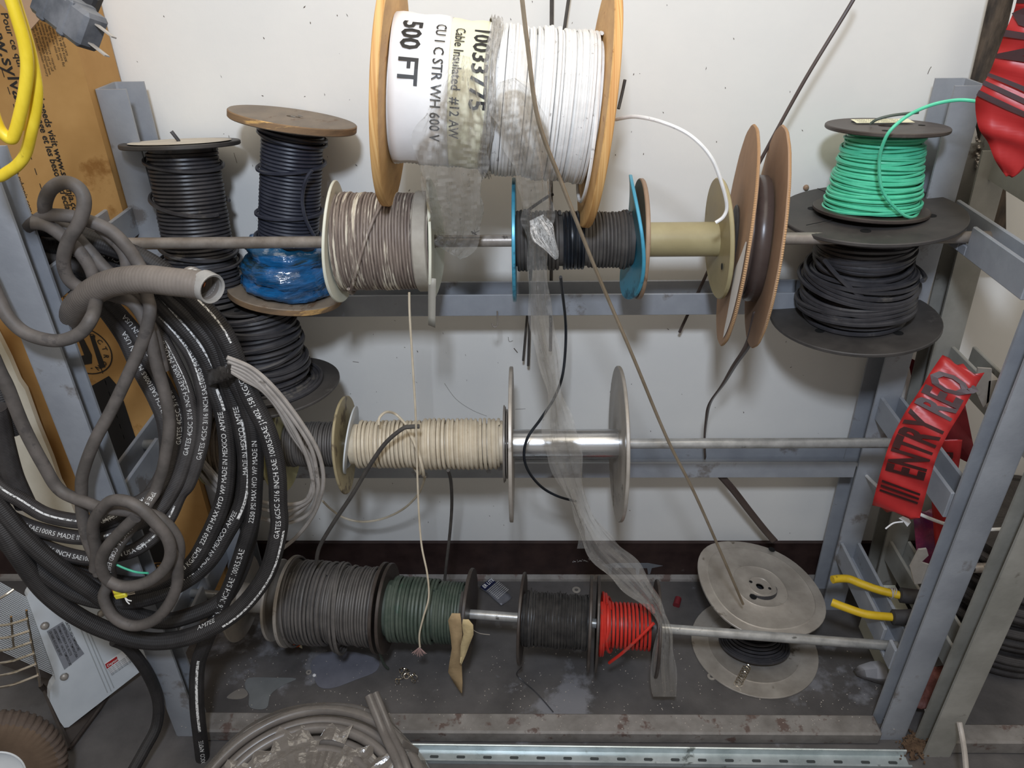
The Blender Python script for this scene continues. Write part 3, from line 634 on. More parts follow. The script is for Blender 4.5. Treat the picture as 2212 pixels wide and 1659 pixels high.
g = G(); g.sheet(ribbon([(1636, 672, -.30), (1618, 740, -.27), (1586, 790, -.23), (1562, 830, -.19), (1534, 870, -.15), (1526, 905, -.13), (1522, 950, -.11), (1524, 990, -.10)], lambda f: .0085 - .004 * min(1, max(0, (f - .5) * 3)), tw=lambda f: .2 + .9 * f)); build('tubing_tail', g, M_brownband, tH, solid=.0014)
g = G(); g.sheet(ribbon([(1550, 1020, -.1), (1582, 1056, -.1), (1620, 1105, -.09), (1652, 1145, -.085), (1674, 1170, -.085)], .0082)); build('tubing_end', g, M_brownband, tH, solid=.0014, label='lower end of the flat brown tubing')
g = G(); rows = []
for k in range(12):
    th = 1.25 + 1.25 * k / 11; hw_ = .085 * math.sin(PI * (k + .6) / 12.2)
    rows.append([A - u * .0012 + u * (.008 * math.cos(th) * (r_ / .187) ** 2) + r_ * (math.cos(th) * v + math.sin(th) * w) for r_ in (.175 - hw_, .175 - hw_ / 2, .176)])
g.sheet(rows); build('paper_label', g, M_paper, tH, smooth_=False)
g = G(); g.lathe(A - u * .004, u, [(.03, 0), (.055, 0), (.057, .002), (.055, .004), (.03, .004)], 36); build('hub_disc', g, M_blkpl, tH)

# I big black spool at the right and J green spool on it
iT = P(1877, 470, y=-.168); iT[2] = 1.066; iB = P(1843, 688, y=-.168)
tI, (A, B, u, L) = spool('wire_spool', 'wide black plastic spool of loosely wound dark cable under the green wire spool', iB, iT, .155, .158, .006, M_blkpl, .06, M_blkpl, holes=4, rim=.0006)
g = G(); g.lathe(A, u, [(.074, .006), (.071, L - .006)], 36); wind(g, A, u, .006, L - .008, .088, .0042, .0035, seed=21, seg=44, r1=.073, gap=1.1)
q = np.random.default_rng(4)
for k in range(26):
    f = q.uniform(0, 1); ring(g, A, u, .02 + (L - .06) * f, .093 - .014 * f + q.uniform(0, .004) + (.008 if f < .5 else 0), .0042, tilt=q.uniform(.002, .016), phase=q.uniform(0, 6.3), bulge=q.uniform(0, .012), bph=q.uniform(3.5, 6), n=56)
ring(g, A, u, L * .52, .095, .0042, tilt=.07, phase=2.2, bulge=.004, th0=-.6, th1=2.7); ring(g, A, u, L * .66, .093, .0042, tilt=.05, phase=1.6, bulge=.018, bph=.0, th0=-1.4, th1=.6)
build('cable_winding', g, M_bluewire if 0 else M_blkwire, tI)
g = G()
for a_ in (.35, 1.9, 3.6, 5.1):
    d = np.array([math.cos(a_), math.sin(a_), 0]); build('moulding_line', G().tube([B + u * .0003 + d * .09, B + u * .0003 + d * .150], .0006, 5), M_dark, tI)
jB = P(1878, 462, y=-.168); jB[2] = 1.069; jT = P(1916, 272, y=-.155)
tJ, (A, B, u, L) = spool('wire_spool', 'small black spool wound with bright green wire on top of the wide black one', jB, jT, .098, .100, .005, M_blkpl2, .04, M_blkpl2, holes=3, rim=.001, hub=.014)
g = G(); g.lathe(A, u, [(.068, .005), (.056, L - .005)], 36); wind(g, A, u, .006, L - .006, .075, .0026, .0020, seed=31, seg=48, r1=.0595, gap=1.0)
q = np.random.default_rng(9)
for k in range(22):
    f = q.uniform(0, 1) ** 1.5; ring(g, A, u, .012 + (L - .03) * f, .078 - .016 * f + q.uniform(0, .003), .0026, tilt=q.uniform(.001, .008), phase=q.uniform(0, 6.3), bulge=q.uniform(0, .006) * (f < .4), bph=q.uniform(4.2, 5.5), n=56)
build('wire_winding', g, M_green, tJ)
g = G(); g.tube(smooth([P(a_, b_, y=c_) for a_, b_, c_ in ((1985, 455, -.20), (1975, 468, -.235), (1955, 466, -.255), (1925, 440, -.262), (1906, 410, -.262), (1900, 380, -.262), (1900, 340, -.265), (1910, 305, -.272), (1925, 280, -.275), (1955, 254, -.27), (1990, 235, -.26), (2030, 222, -.26), (2075, 216, -.27), (2120, 221, -.28), (2163, 233, -.29))], 8), .0027, 8); build('wire_tail', g, M_green, tJ)
g = G(); g.tube(smooth([P(1880, 268, y=-.16), P(1895, 258, y=-.165), P(1930, 249, y=-.17), P(1984, 243, y=-.17)], 6), .0025, 7); build('wire_end', g, M_grnwire, tJ)
g = G(); c = B + u * .0012; g.sheet([[c + np.array([x_, .018 + .03 * f, 0]) for f in (0, .5, 1)] for x_ in (-.045, -.01, .03, .055)]); pj = build('paper_label', g, M_paper2, tJ, smooth_=False)
g = G()
for k in range(3): text_plane(g, 'THHN 14 STR GREEN 500 FT', c + np.array([-.04, .039 - .009 * k, .0006]), X, Yv, .006)
build('label_text', g, M_ink, pj, smooth_=False)

# K brown, L grey, M beige, N bare aluminium on the middle rod
q0 = lambda uu: on_line(R2L, R2R, uu)
tK, (A, B, u, L) = spool('wire_spool', 'spool of brown wire mostly hidden behind the black hoses, on the middle rod', q0(452), q0(598), .082, .090, .004, M_yelpl, .03, M_yelpl, holes=0)
g = G(); wind(g, A, u, .004, L - .004, .070, .003, .0012, seed=41); g.lathe(A, u, [(.067, .004), (.067, L - .004)], 32); build('wire_winding', g, M_brnw, tK)
tL, (A, B, u, L) = spool('wire_spool', 'spool of dusty grey wire between a yellowed disc and a tan disc', q0(614), q0(749), .096, .100, .004, M_yelpl, .030, M_tanpl, fm2=M_tanfl, holes=0, rim=.0006, warp0=wob(.004, 3, .5), warp1=wob(.002, 3, 0))
g = G(); g.lathe(A, u, [(.039, .004), (.039, L - .018)], 32); wind(g, A, u, .006, L - .017, .0435, .0024, .0010, seed=42); build('wire_winding', g, M_grywire, tL)
g = G(); g.tube(smooth([P(738, 1010, y=-.25), P(736, 1030, y=-.26), P(740, 1042, y=-.262), P(748, 1044, y=-.262)], 5), .0018, 6); build('wire_end', g, M_dkcloth, tL)
tM, (A, B, u, L) = spool('wire_spool', 'spool of beige wire with a bent white tin disc on the middle rod', q0(757), q0(1092), .078, .076, .0022, M_whpaint, .03, M_cream, fm2=M_dsteel, holes=0, rim=.0005, warp0=lambda th, r, h: (r * (1 - .22 * max(0, math.cos(th - 2.4)) ** 6), h + (.012 * math.cos(th) if r > .05 else 0)))
g = G(); g.lathe(A, u, [(.041, .003), (.041, L - .003)], 32); wind(g, A, u, .012, L - .005, .0455, .0037, .0010, seed=43, seg=40, gap=1.12); wind(g, A, u, .14, L - .01, .0490, .0036, .0008, seed=44, seg=40, gap=1.32)
ring(g, A, u, .118, .052, .0032, tilt=.030, phase=.2, bulge=.008, bph=2.4, th0=.3, th1=4.2); ring(g, A, u, .125, .053, .0032, tilt=.028, phase=.4, bulge=.012, bph=2.2, th0=.3, th1=4.2)
build('wire_winding', g, M_beigew, tM)
g = G(); g.tube(smooth([P(a_, b_, y=c_) for a_, b_, c_ in ((818, 918, -.29), (820, 902, -.28), (835, 890, -.26), (855, 895, -.24), (878, 918, -.26))], 7), .0026, 7); build('wire_loop', g, M_beigew, tM)
g = G(); g.tube(smooth([P(a_, b_, y=c_) for a_, b_, c_ in ((918, 1030, -.27), (912, 1050, -.24), (900, 1072, -.2), (870, 1100, -.16), (828, 1120, -.13), (782, 1127, -.12), (742, 1118, -.12), (715, 1100, -.13), (697, 1082, -.16))], 7), .0026, 7); build('wire_tail', g, M_beigew, tM)
g = G(); g.tube(smooth([P(a_, b_, y=c_) for a_, b_, c_ in ((968, 1016, -.30), (974, 1040, -.27), (976, 1090, -.22), (972, 1150, -.2), (964, 1220, -.2), (960, 1262, -.2))], 6), .0035, 8); o = build('hanging_wire', g, M_dkcloth); tag(o, 'black wire hanging straight down from under the beige wire spool', 'wire')
tN, (A, B, u, L) = spool('empty_spool', 'empty shiny aluminium reel with two large thin discs on the middle rod', q0(1103), q0(1338), .157, .157, .004, M_dsteel, .0295, M_alu, holes=0, rim=.0015, hub=.0105, ribs=((.05, 0), (.055, .002), (.11, .002), (.115, 0)))
g = G(); c = q0(1088); g.lathe(c, u, [(.012, 0), (.078, 0), (.079, .001), (.078, .002), (.012, .002)], 40); g.lathe(c + u * .006, u, [(.012, 0), (.070, 0), (.071, .001), (.070, .002), (.012, .002)], 40); o = build('loose_washer_disc', g, M_dsteel); tag(o, 'thin grey metal discs standing on the middle rod beside the aluminium reel', 'disc')

# O P Q R S on the lowest rod
q3 = lambda uu: on_line(R3L, R3R, uu)
tO, (A, B, u, L) = spool('empty_spool', 'empty dull steel reel at the left end of the lowest rod, half behind the hoses', q3(520), q3(602), .100, .092, .004, M_dsteel, .033, M_dsteel, holes=0, rim=.001, ribs=((.04, 0), (.044, .002), (.07, .002), (.074, 0)))
tP, (A, B, u, L) = spool('wire_spool', 'fat spool of dark grey wire with metal rimmed discs on the lowest rod', q3(629), q3(826), .103, .101, .004, M_dsteel, .04, M_dsteel, fm2=M_blkpl2, holes=0, rim=.0018)
g = G(); g.lathe(A, u, [(.083, .004), (.082, L - .004)], 36); wind(g, A, u, .006, L - .004, .0875, .0032, .0016, seed=51, seg=44, r1=.084); wind(g, A, u, .016, .1, .0915, .0032, .0016, seed=52, seg=44, gap=1.4)
ring(g, A, u, .115, .092, .0032, tilt=.006, bulge=.012, bph=2.6); ring(g, A, u, .12, .093, .0032, tilt=.010, bulge=.016, bph=2.7); ring(g, A, u, .126, .092, .0032, tilt=.006, bulge=.018, bph=2.7); ring(g, A, u, .014, .099, .0032, tilt=.006, phase=1)
build('wire_winding', g, M_grywire, tP)
tQ, (A, B, u, L) = spool('wire_spool', 'spool of dusty green cable between black discs on the lowest rod', q3(836), q3(1016), .100, .101, .004, M_blkpl2, .03, M_blkpl2, holes=0, rim=.0018)
g = G(); g.lathe(A, u, [(.062, .004), (.062, L - .004)], 32); wind(g, A, u, .008, L * .62, .0700, .0042, .0008, seed=53, r1=.068); wind(g, A, u, L * .60, L - .016, .0655, .0034, .0003, seed=54); build('cable_winding', g, M_grnwire, tQ)
g = wind(G(), A, u, L - .018, L - .004, .067, .003, .0006, seed=55); build('cable_winding', g, M_dkcloth, tQ, label='grey turns at the right end')
g = G(); g.tube(smooth([P(816, 1375, y=-.37), P(818, 1400, y=-.36), P(828, 1432, y=-.33), P(838, 1444, y=-.315)], 6), .0032, 7); build('cable_end', g, M_grnwire, tQ)
tR, (A, B, u, L) = spool('wire_spool', 'spool of thin tangled black wire between the green and the red spools', q3(1126), q3(1276), .100, .102, .004, M_blkpl2, .03, M_blkpl2, holes=0, rim=.001)
g = G(); g.lathe(A, u, [(.053, .004), (.053, L - .004)], 32); wind(g, A, u, .004, L - .004, .0565, .0013, .0022, seed=56, seg=30, sides=4, gap=1.2); wind(g, A, u, .004, L - .004, .0575, .0013, .0016, seed=57, seg=30, sides=4, gap=1.7); wind(g, A, u, .004, L - .004, .0585, .0012, .003, seed=77, seg=26, sides=4, gap=3); build('wire_winding', g, mat('thin_black_wire', (52,50,49), (74,71,68), .42, scale=40, bump=.02), tR)
g = G(); g.tube(smooth([P(1128, 1440, y=-.35), P(1116, 1455, z=.02), P(1126, 1468, z=.003), P(1160, 1498, z=.003), P(1195, 1538, z=.003)], 6), .0013, 5); build('wire_tail', g, M_blkwire, tR)
tS, (A, B, u, L) = spool('wire_spool', 'spool with a few turns of bright red wire on the lowest rod', q3(1288), q3(1419), .103, .104, .004, M_blkpl2, .040, M_blkpl2, holes=0, rim=.0008, fm2=M_blkpl2)
g = G(); wind(g, A, u, .014, L - .008, .0475, .0034, .0006, seed=58, gap=1.22); wind(g, A, u, .004, .022, .068, .0032, .0012, seed=59, r1=.062)
g.tube(path0([(1316, 1432, -.40), (1345, 1410, -.415), (1380, 1378, -.42), (1412, 1346, -.415)]), .0034, 8); ring(g, A, u, .028, .058, .0033, tilt=.012, phase=2); wind(g, A, u, .006, .030, .060, .0033, .002, seed=60, r1=.050); build('wire_winding', g, M_red, tS)

# T steel spool standing on the floor
tc_ = P(1628, 1396, z=.002); tT = thing('wire_spool', 'large dull steel spool with a crooked top disc standing on the floor at the right', 'spool', tc_)
top = tc_ + (.0, .015, .155); ru = nrm((.16, -.03, 1)); ct = P(1641, 1268, z=.158)
g = G(); flange(g, tc_, (0, 0, 1), .149, .0025, rim=.0012, hub=.02, ribs=((.105, 0), (.108, .0014), (.111, 0))); build('flange', g, M_dsteel, tT)
g = G(); flange(g, ct, ru, .151, .0025, rim=.0014, hub=.0095, ribs=((.026, 0), (.0275, .002), (.030, 0), (.062, 0), (.064, .0016), (.066, 0), (.124, 0), (.126, .0014), (.128, 0)), warp=lambda th, r, h: (r * (1 - .02 * math.cos(4 * th + .6)), h + .006 * (r / .15) ** 2 * math.sin(2 * th + .5)))
v, w = perp(ru)
for (uu, vv_, rr) in ((1625, 1293, .0085), (1668, 1185, .0085), (1663, 1271, .004), (1620, 1261, .004)):
    pc = P(uu, vv_, z=.158); d = pc - ct; d -= d @ ru * ru; g.disc(ct + d + ru * .0036, ru, rr, 16, m=1)  # flat dark discs paint the shade of the top disc's holes
build('flange', g, [M_dsteel, M_dark], tT)
g = G(); g.lathe(tc_ + (0, 0, .002), ct - tc_, [(.04, 0), (.04, np.linalg.norm(ct - tc_) - .003)], 32)
for k in range(6): ring(g, tc_ + (0, 0, .004), ct - tc_, .005 + .0 * k, .048 + .0065 * k, .0036, tilt=.0005, n=60)
for k in range(4): ring(g, tc_ + (0, 0, .004), ct - tc_, .012 + .007 * k, .048 + .0065 * (4 - k) * .7, .0036, tilt=.001, n=60)
build('cable_winding', g, M_blkwire, tT)

# ================================================ left side: cartons, board
def path(pts, n=8): return smooth([P(a_, b_, y=c_) for a_, b_, c_ in pts], n)
def s_at(p, u, v):
    L = np.concatenate([[0], np.cumsum(np.linalg.norm(np.diff(p, axis=0), axis=1))]); d = [(proj(q)[0] - u) ** 2 + (proj(q)[1] - v) ** 2 for q in p]; return L[int(np.argmin(d))]
yb = -.135
e = P(258, 430, y=yb)[0]; zt = 1.50
tBx = thing('lamp_carton', 'tall brown cardboard lamp carton standing against the wall behind the left posts', 'box', (e - .20, yb + .06, 0))
g = G(); g.box((e - .20, yb + .06, zt / 2), (.40, .12, zt)); build('carton_body', g, M_box, tBx, smooth_=False)
g = G(); xs = P(40, 258, y=yb)[0]
for k in range(34): g.box((xs, yb - .0004, 1.48 - k * .028), (.0012, .0006, .012))
build('perforation', g, M_ink, tBx, smooth_=False)
def btext(g, txt, u, v, size, up=False, bold=.008, sx=1.0):
    o = P(u, v, y=yb - .0006); X_, Y_ = (Z, -X) if up else (-Z, X); text_plane(g, txt, o, X_, Y_, size, bold, sx=sx)
for (tx, u_, v_, sz, k_, b_) in (('Pour ce qui to', 1, 27, .0165, 1.1, .014), ('www.sylvania.', -38, 4, .031, 1.15, .012), ('d needs visit www.sylvania.com', 78, 205, .0178, .98, .022), ("nage et les besoins d'eclairage.", 76, 248, .0178, .95, .022), ('oo.sylvania.com  de classi', 28, 360, .0135, 1., .01), ('Appu', 80, 440, .0165, 1., .02)):
    g = G(); btext(g, tx, u_, v_, sz, sx=k_, bold=b_); build('printed_text', g, M_ink, tBx, smooth_=False)
g = G()
for k in range(9): btext(g, ['the lamps in this case contain mercury', 'manage in accord with disposal laws', 'see www lamprecycle org or call', 'contient du mercure - recycler', 'made in usa', 'fabrique aux etats unis', 'keep carton dry store flat', 'F032 T8 48 IN 4100K', 'handle with care'][k], 62 + k * 8.2, 38 + k * 3.4, .0062, sx=.95, bold=0)
o = build('small_print', g, M_ink, tBx, smooth_=False)
# round emblem and black label lower down
g = G(); c = P(183, 758, y=yb - .0005); g.lathe(c, (0, -1, 0), [(.0535, 0), (.0560, 0), (.0560, .0004), (.0535, .0004)], 40, closed=True)
g.prism([c + np.array([a, 0, b]) for a, b in ((-.006, .045), (.004, .045), (.012, -.01), (.006, -.03), (-.022, -.035), (-.03, -.02), (-.014, -.012), (-.004, -.01))], (0, -.0004, 0))
g.prism([P(u, v, y=yb - .0005) for u, v in ((194, 726), (202, 724), (228, 793), (216, 796))], (0, -.0004, 0))
for k, ch in enumerate('T-OCTRON-'):
    a = 1.9 - k * .42; X_ = np.array([math.sin(a), 0, -math.cos(a)]) * -1; X_ = np.array([math.sin(a), 0, -math.cos(a)]); text_plane(g, ch, c + .038 * np.array([math.cos(a), 0, math.sin(a)]) + (0, -.0006, 0), X_, np.array([math.cos(a), 0, math.sin(a)]), .015, .02)
build('printed_emblem', g, M_ink, tBx, smooth_=False); g = G(); btext(g, 'Remplace', 132, 668, .014, up=True); btext(g, 'lampe T12', 147, 655, .014, up=True); btext(g, 'Watts', 226, 680, .014); btext(g, 'MAIL', 312, 795, .010)
build('small_print', g, M_ink, tBx, smooth_=False)
lab = [(183, 842), (235, 812), (258, 838), (330, 1060), (375, 1215), (290, 1215)]
g = G(); g.prism([P(u, v, y=yb - .0003) for u, v in lab], (0, -.0004, 0)); bl = build('black_label', g, M_blackprint, tBx, smooth_=False)
g = G(); btext(g, 'bill by up to 60%', 262, 1018, .022, up=True, bold=.02); btext(g, 'lamp supplier or', 279, 1018, .014, up=True); btext(g, 'SAVE', 287, 985, .014, up=True); btext(g, 'EL/savemoney', 296, 990, .012, up=True)
build('label_text', g, mat('tan_ink', (196,140,66), rough=.6, bump=0), bl, smooth_=False)
for (tx, u_, v_, sz) in (('more', 358, 1238, .046), ('esco.', 402, 1334, .046), ('ia.com', 424, 1305, .028)):
    g = G(); btext(g, tx, u_, v_, sz, up=True, bold=.012); build('printed_text', g, M_ink, tBx, smooth_=False)
g = G(); yb2 = -.17
g.prism([P(u, v, y=yb2) for u, v in ((-40, 660), (0, 735), (20, 775), (40, 822), (54, 842), (80, 915), (111, 990), (128, 1040), (150, 1080), (205, 1215), (120, 1260), (-60, 860))], (0, .012, 0))
o = build('foam_board', g, mat('cream_board', (206,198,178), (222,214,196), .7, scale=8)); tag(o, 'cream coloured board with a ragged edge standing in front of the carton', 'board')
g = G(); g.box(P(50, 12, y=-.22) + (0, .0, .0), (.05, .004, .055), R=np.array([[.8, 0, -.6], [0, 1, 0], [.6, 0, .8]])); o = build('carton_flap', g, M_card, tBx, smooth_=False)

M_stripe = mat('woven_stripe', (120,118,114), (226,224,220), .6, scale=1, bump=0, stretch=(260,260,260), lo=.42, hi=.52, detail=1)
# ================================================ hose coils
def hose(parent, pts, r, mt, texts=(), stripes=(), sides=14, rev=True, name='hose_turn', pm=None, lb=None):
    a_, b_ = pts[0], pts[-1]
    if a_[0] <= 40 and a_[1] < 600 and b_[0] <= -60 and b_[1] > 980:      # the loop closes round the left of the post
        e = (a_[1] - 520) * .3
        pts = list(pts) + [(-125 - e, b_[1] - 90, b_[2] + .01), (-150 - e, 880, -.47), (-140 - e, 730, -.455), (-95 - e * .5, 610, -.445), (-30, a_[1] + 22, -.438)] + [a_]
    pts = pts[::-1] if rev else pts; p = path(pts, 9)
    g = G().tube(p, r, sides); o = build(name, g, mt, parent, label=lb)
    if texts:
        for (u, v, tx, sz, off) in texts: build('printed_text', text_on_tube(G(), tx, p, r, s_at(p, u, v), sz, off), pm or M_hprint, o, smooth_=False)
    if stripes:
        for (u0, v0, u1, v1, off, wd) in stripes:
            a, b = sorted((s_at(p, u0, v0), s_at(p, u1, v1))); build('woven_stripe', stripe_on_tube(G(), p, r, a, b, wd * .75, off), M_stripe, o, smooth_=False)
    return p
TX1, TX2 = '4C5C 3/16 INCH SAE100R5 MADE IN USA G7J', 'GATES 4C5C 3/16 INCH SAE100R5 MADE IN USA'
tS1 = thing('hose_coil', 'dusty coil of thinner braided hydraulic hose hanging over the left front post', 'hose', P(150, 850, y=-.45))
rr = .0128
hose(tS1, [(40, 562, -.43), (90, 566, -.375), (154, 578, -.36), (205, 606, -.36), (262, 625, -.37), (331, 668, -.38), (398, 740, -.39), (429, 804, -.40), (442, 871, -.41), (436, 956, -.43), (409, 1040, -.45), (388, 1068, -.46), (366, 1116, -.48), (336, 1155, -.50), (290, 1188, -.515), (225, 1204, -.52), (183, 1206, -.52), (119, 1190, -.52), (60, 1160, -.52), (0, 1118, -.52), (-60, 1060, -.50)], rr, M_hose2,
     [(425, 985, TX2, .0112, .1), (60, 1160, '4C5C 3/16 INCH SAE100R5 MADE IN USA G7J', .0112, 0)], [(345, 690, 432, 830, -.2, .003), (300, 1185, 380, 1090, 0, .004)])
hose(tS1, [(40, 540, -.43), (90, 556, -.385), (143, 566, -.37), (205, 592, -.37), (260, 620, -.38), (331, 706, -.39), (371, 774, -.40), (402, 845, -.41), (414, 922, -.425), (396, 1006, -.45), (366, 1070, -.475), (330, 1112, -.495), (270, 1142, -.51), (214, 1160, -.518), (160, 1160, -.52), (103, 1149, -.52), (52, 1133, -.52), (0, 1104, -.52), (-60, 1050, -.50)], rr, M_hose2,
     [(398, 975, TX2, .0112, -.2), (2, 1104, '3/16 INCH SAE100R5 MADE IN USA', .0112, 0)], [(352, 735, 400, 850, .3, .002), (235, 1155, 345, 1100, 0, .0045)])
hose(tS1, [(40, 575, -.43), (102, 590, -.37), (154, 600, -.355), (200, 626, -.355), (236, 656, -.36), (290, 716, -.37), (320, 770, -.385), (354, 830, -.395), (382, 896, -.41), (380, 972, -.43), (360, 1040, -.46), (312, 1078, -.49), (281, 1094, -.505), (225, 1124, -.515), (171, 1126, -.52), (100, 1112, -.52), (45, 1080, -.52), (0, 1052, -.52), (-60, 990, -.50)], rr, M_hose2,
     [(372, 955, TX2, .0112, .2), (225, 1124, 'GATES 4C5C 3/16', .0112, 0)], [(0, 1052, 180, 1126, 0, .004), (230, 1122, 310, 1080, 0, .0045)])
hose(tS1, [(40, 560, -.42), (90, 590, -.365), (130, 606, -.36), (190, 640, -.36), (224, 668, -.365), (268, 730, -.38), (296, 790, -.39), (334, 860, -.40), (356, 920, -.41), (358, 1000, -.43), (330, 1060, -.47), (280, 1110, -.50), (200, 1140, -.515)], rr * .98, M_hose2,
     [(352, 990, TX2, .0112, .3)])
hose(tS1, [(30, 930, -.47), (12, 880, -.47), (-6, 830, -.46)], .02, M_hose, name='hose_turn')
hose(tS1, [(-10, 880, -.50), (8, 960, -.50), (28, 1030, -.50), (55, 1090, -.50)], .017, M_hose2)

tS2 = thing('hose_coil', 'thick black braided hydraulic hose coil taped together and draped across the left front post', 'hose', P(520, 900, y=-.40))
R2_ = .0148
TA, TB = '2250 PSI MAX HYD WP MADE IN MEXICO AM7EE', 'GATES 6C5C 5/16 INCH SAE 100R5/SAE J1402 158 KG/CM2'
hose(tS2, [(30, 500, -.44), (86, 526, -.38), (143, 530, -.365), (205, 545, -.365), (262, 572, -.37), (300, 605, -.375), (330, 633, -.38), (373, 680, -.39), (421, 736, -.395), (458, 800, -.40), (461, 832, -.40), (479, 883, -.41), (489, 944, -.42), (491, 1006, -.43), (482, 1079, -.45), (449, 1159, -.475), (409, 1222, -.495), (338, 1262, -.51), (278, 1276, -.52), (199, 1258, -.525), (119, 1222, -.53), (40, 1171, -.53), (0, 1139, -.525), (-60, 1080, -.51)], R2_, M_hose,
     [(398, 1238, '158 KG/CM2  2250 PSI MAX HYD WP MADE IN MEXICO AM7EE', .0122, -.3), (262, 572, 'CH SAE 100R5/S', .0122, .2)], [(335, 638, 465, 795, .25, .006), (462, 835, 478, 885, .2, .006)])
hose(tS2, [(30, 470, -.43), (90, 490, -.385), (140, 495, -.38), (200, 516, -.375), (262, 540, -.38), (320, 590, -.385), (365, 637, -.39), (411, 683, -.395), (458, 743, -.40), (488, 817, -.405), (508, 873, -.41), (523, 934, -.415), (531, 996, -.42), (529, 1060, -.43), (516, 1105, -.44), (494, 1145, -.455), (449, 1216, -.48), (389, 1262, -.505), (318, 1292, -.525), (238, 1300, -.54), (159, 1280, -.55), (79, 1226, -.55), (0, 1159, -.54), (-60, 1100, -.52)], R2_, M_hose,
     [(372, 1268, 'SAE J1402   MADE IN MEXICO AM7EE', .0122, -.45), (508, 1020, 'MADE IN MEXICO AM7EE', .0122, -.1)], [(505, 1110, 526, 900, .25, .0065)])
hose(tS2, [(150, 500, -.40), (220, 528, -.395), (300, 560, -.39), (392, 634, -.39), (440, 685, -.395), (479, 743, -.40), (504, 813, -.41), (533, 873, -.415), (547, 924, -.42), (552, 985, -.425), (550, 1060, -.43), (546, 1115, -.44), (530, 1170, -.45), (500, 1258, -.465), (466, 1335, -.48), (443, 1390, -.49), (427, 1440, -.50), (425, 1516, -.52), (433, 1596, -.53), (443, 1680, -.54)], .0145, M_hose,
     [(455, 1345, '6C5C 5/16 INCH SAE 100R5/SAE', .0145, -.1), (546, 1120, '2250 PSI MAX HYD WP MADE IN', .0122, -.1), (452, 1655, 'IN MEXICO AM7EE', .0122, 0), (330, 590, 'ATES 6C', .0122, .2)], [(424, 1415, 430, 1570, 0, .0065)])
hose(tS2, [(200, 520, -.40), (300, 556, -.395), (370, 600, -.395), (417, 643, -.395), (469, 699, -.40), (498, 750, -.405), (518, 805, -.41), (543, 862, -.42), (572, 920, -.43), (590, 975, -.44), (599, 1030, -.45), (601, 1088, -.46), (602, 1145, -.47), (576, 1238, -.49), (516, 1316, -.51), (437, 1365, -.53), (357, 1385, -.54), (278, 1377, -.55), (179, 1338, -.56), (99, 1278, -.56), (40, 1199, -.56), (0, 1139, -.55), (-60, 1060, -.53)], .0162, M_hose,
     [(598, 1150, TB, .0128, -.15), (440, 1362, 'AM7EE', .013, -.7)], [(430, 640, 495, 735, .2, .004), (604, 1140, 480, 1340, .55, .0055)])
hose(tS2, [(520, 880, -.40), (540, 960, -.405), (548, 1060, -.41), (540, 1150, -.42), (520, 1230, -.44), (477, 1298, -.47), (397, 1334, -.50), (338, 1340, -.52), (258, 1314, -.54), (179, 1262, -.55), (99, 1203, -.55), (40, 1146, -.545), (-30, 1060, -.53)], .0155, M_hose,
     [(500, 1200, 'SAE 100R5/SAE J1402', .0122, -.1)])
hose(tS2, [(480, 860, -.395), (505, 940, -.40), (515, 1030, -.405), (500, 1120, -.43), (460, 1200, -.46), (380, 1246, -.485), (300, 1262, -.50), (200, 1246, -.505), (100, 1200, -.51)], .0142, M_hose)
hose(tS2, [(246, 1383, -.52), (278, 1400, -.51), (318, 1453, -.50), (341, 1512, -.50), (338, 1568, -.52), (312, 1620, -.56), (284, 1670, -.60)], .0115, M_hose, lb='thin free end trailing to the floor')
# tape round the bundle
g = G(); q = np.random.default_rng(6)
for (vv0, tl) in ((808, 10), (826, -6)):
    rows = []
    for i in range(21):
        f = i / 20; u_ = 440 + 88 * f; v_ = vv0 + tl - 24 * f; dy = -.055 * math.sin(PI * min(1, max(0, f * 1.02)))
        rows.append([P(u_, v_ + k * 8 + q.normal(0, 1.1), y=-.395 + dy + q.normal(0, .0012)) for k in range(-2, 3)])
    g.sheet(rows)
build('black_tape', g, M_tape, tS2, solid=.0008, angle=30)

# thin grey cables tied to the hose bundle
tGc = thing('cable_bundle', 'loose loops of thin light grey cable taped to the black hose bundle', 'cable', P(690, 1000, y=-.40))
def gc(pts, r=.0039): build('cable_loop', G().tube(path(pts), r, 8), M_lgrey, tGc)
gc([(490, 772, -.44), (545, 796, -.43), (596, 842, -.42), (645, 905, -.41), (682, 965, -.40), (697, 1015, -.39), (696, 1060, -.38), (677, 1112, -.36), (640, 1160, -.34), (600, 1193, -.32)])
gc([(492, 780, -.44), (540, 802, -.43), (590, 850, -.42), (640, 915, -.41), (672, 968, -.40), (684, 1020, -.39), (686, 1062, -.38), (666, 1110, -.36), (616, 1130, -.35), (560, 1118, -.34), (500, 1090, -.33), (440, 1010, -.33)])
gc([(492, 788, -.44), (536, 808, -.43), (582, 852, -.42), (622, 905, -.41), (656, 970, -.40), (672, 1020, -.39), (676, 1066, -.38), (652, 1092, -.37), (608, 1106, -.36), (545, 1092, -.35), (490, 1060, -.34), (436, 992, -.33)])
gc([(494, 794, -.44), (530, 812, -.43), (578, 846, -.42), (604, 880, -.41), (640, 945, -.40), (668, 985, -.39), (680, 1030, -.38), (670, 1080, -.37), (640, 1110, -.36), (600, 1126, -.35), (540, 1112, -.34)])
gc([(496, 800, -.44), (528, 820, -.43), (566, 842, -.42), (600, 882, -.41), (628, 935, -.40), (664, 988, -.39), (676, 1030, -.385), (668, 1070, -.38), (650, 1086, -.37), (612, 1090, -.36), (560, 1082, -.35), (500, 1050, -.34)])
for a_, b_ in ((0, 0), (6, 16), (-4, 30)): gc([(430 + a_, 985 + b_, -.34), (460 + a_, 1020 + b_, -.33), (500, 1064 + b_, -.32)])

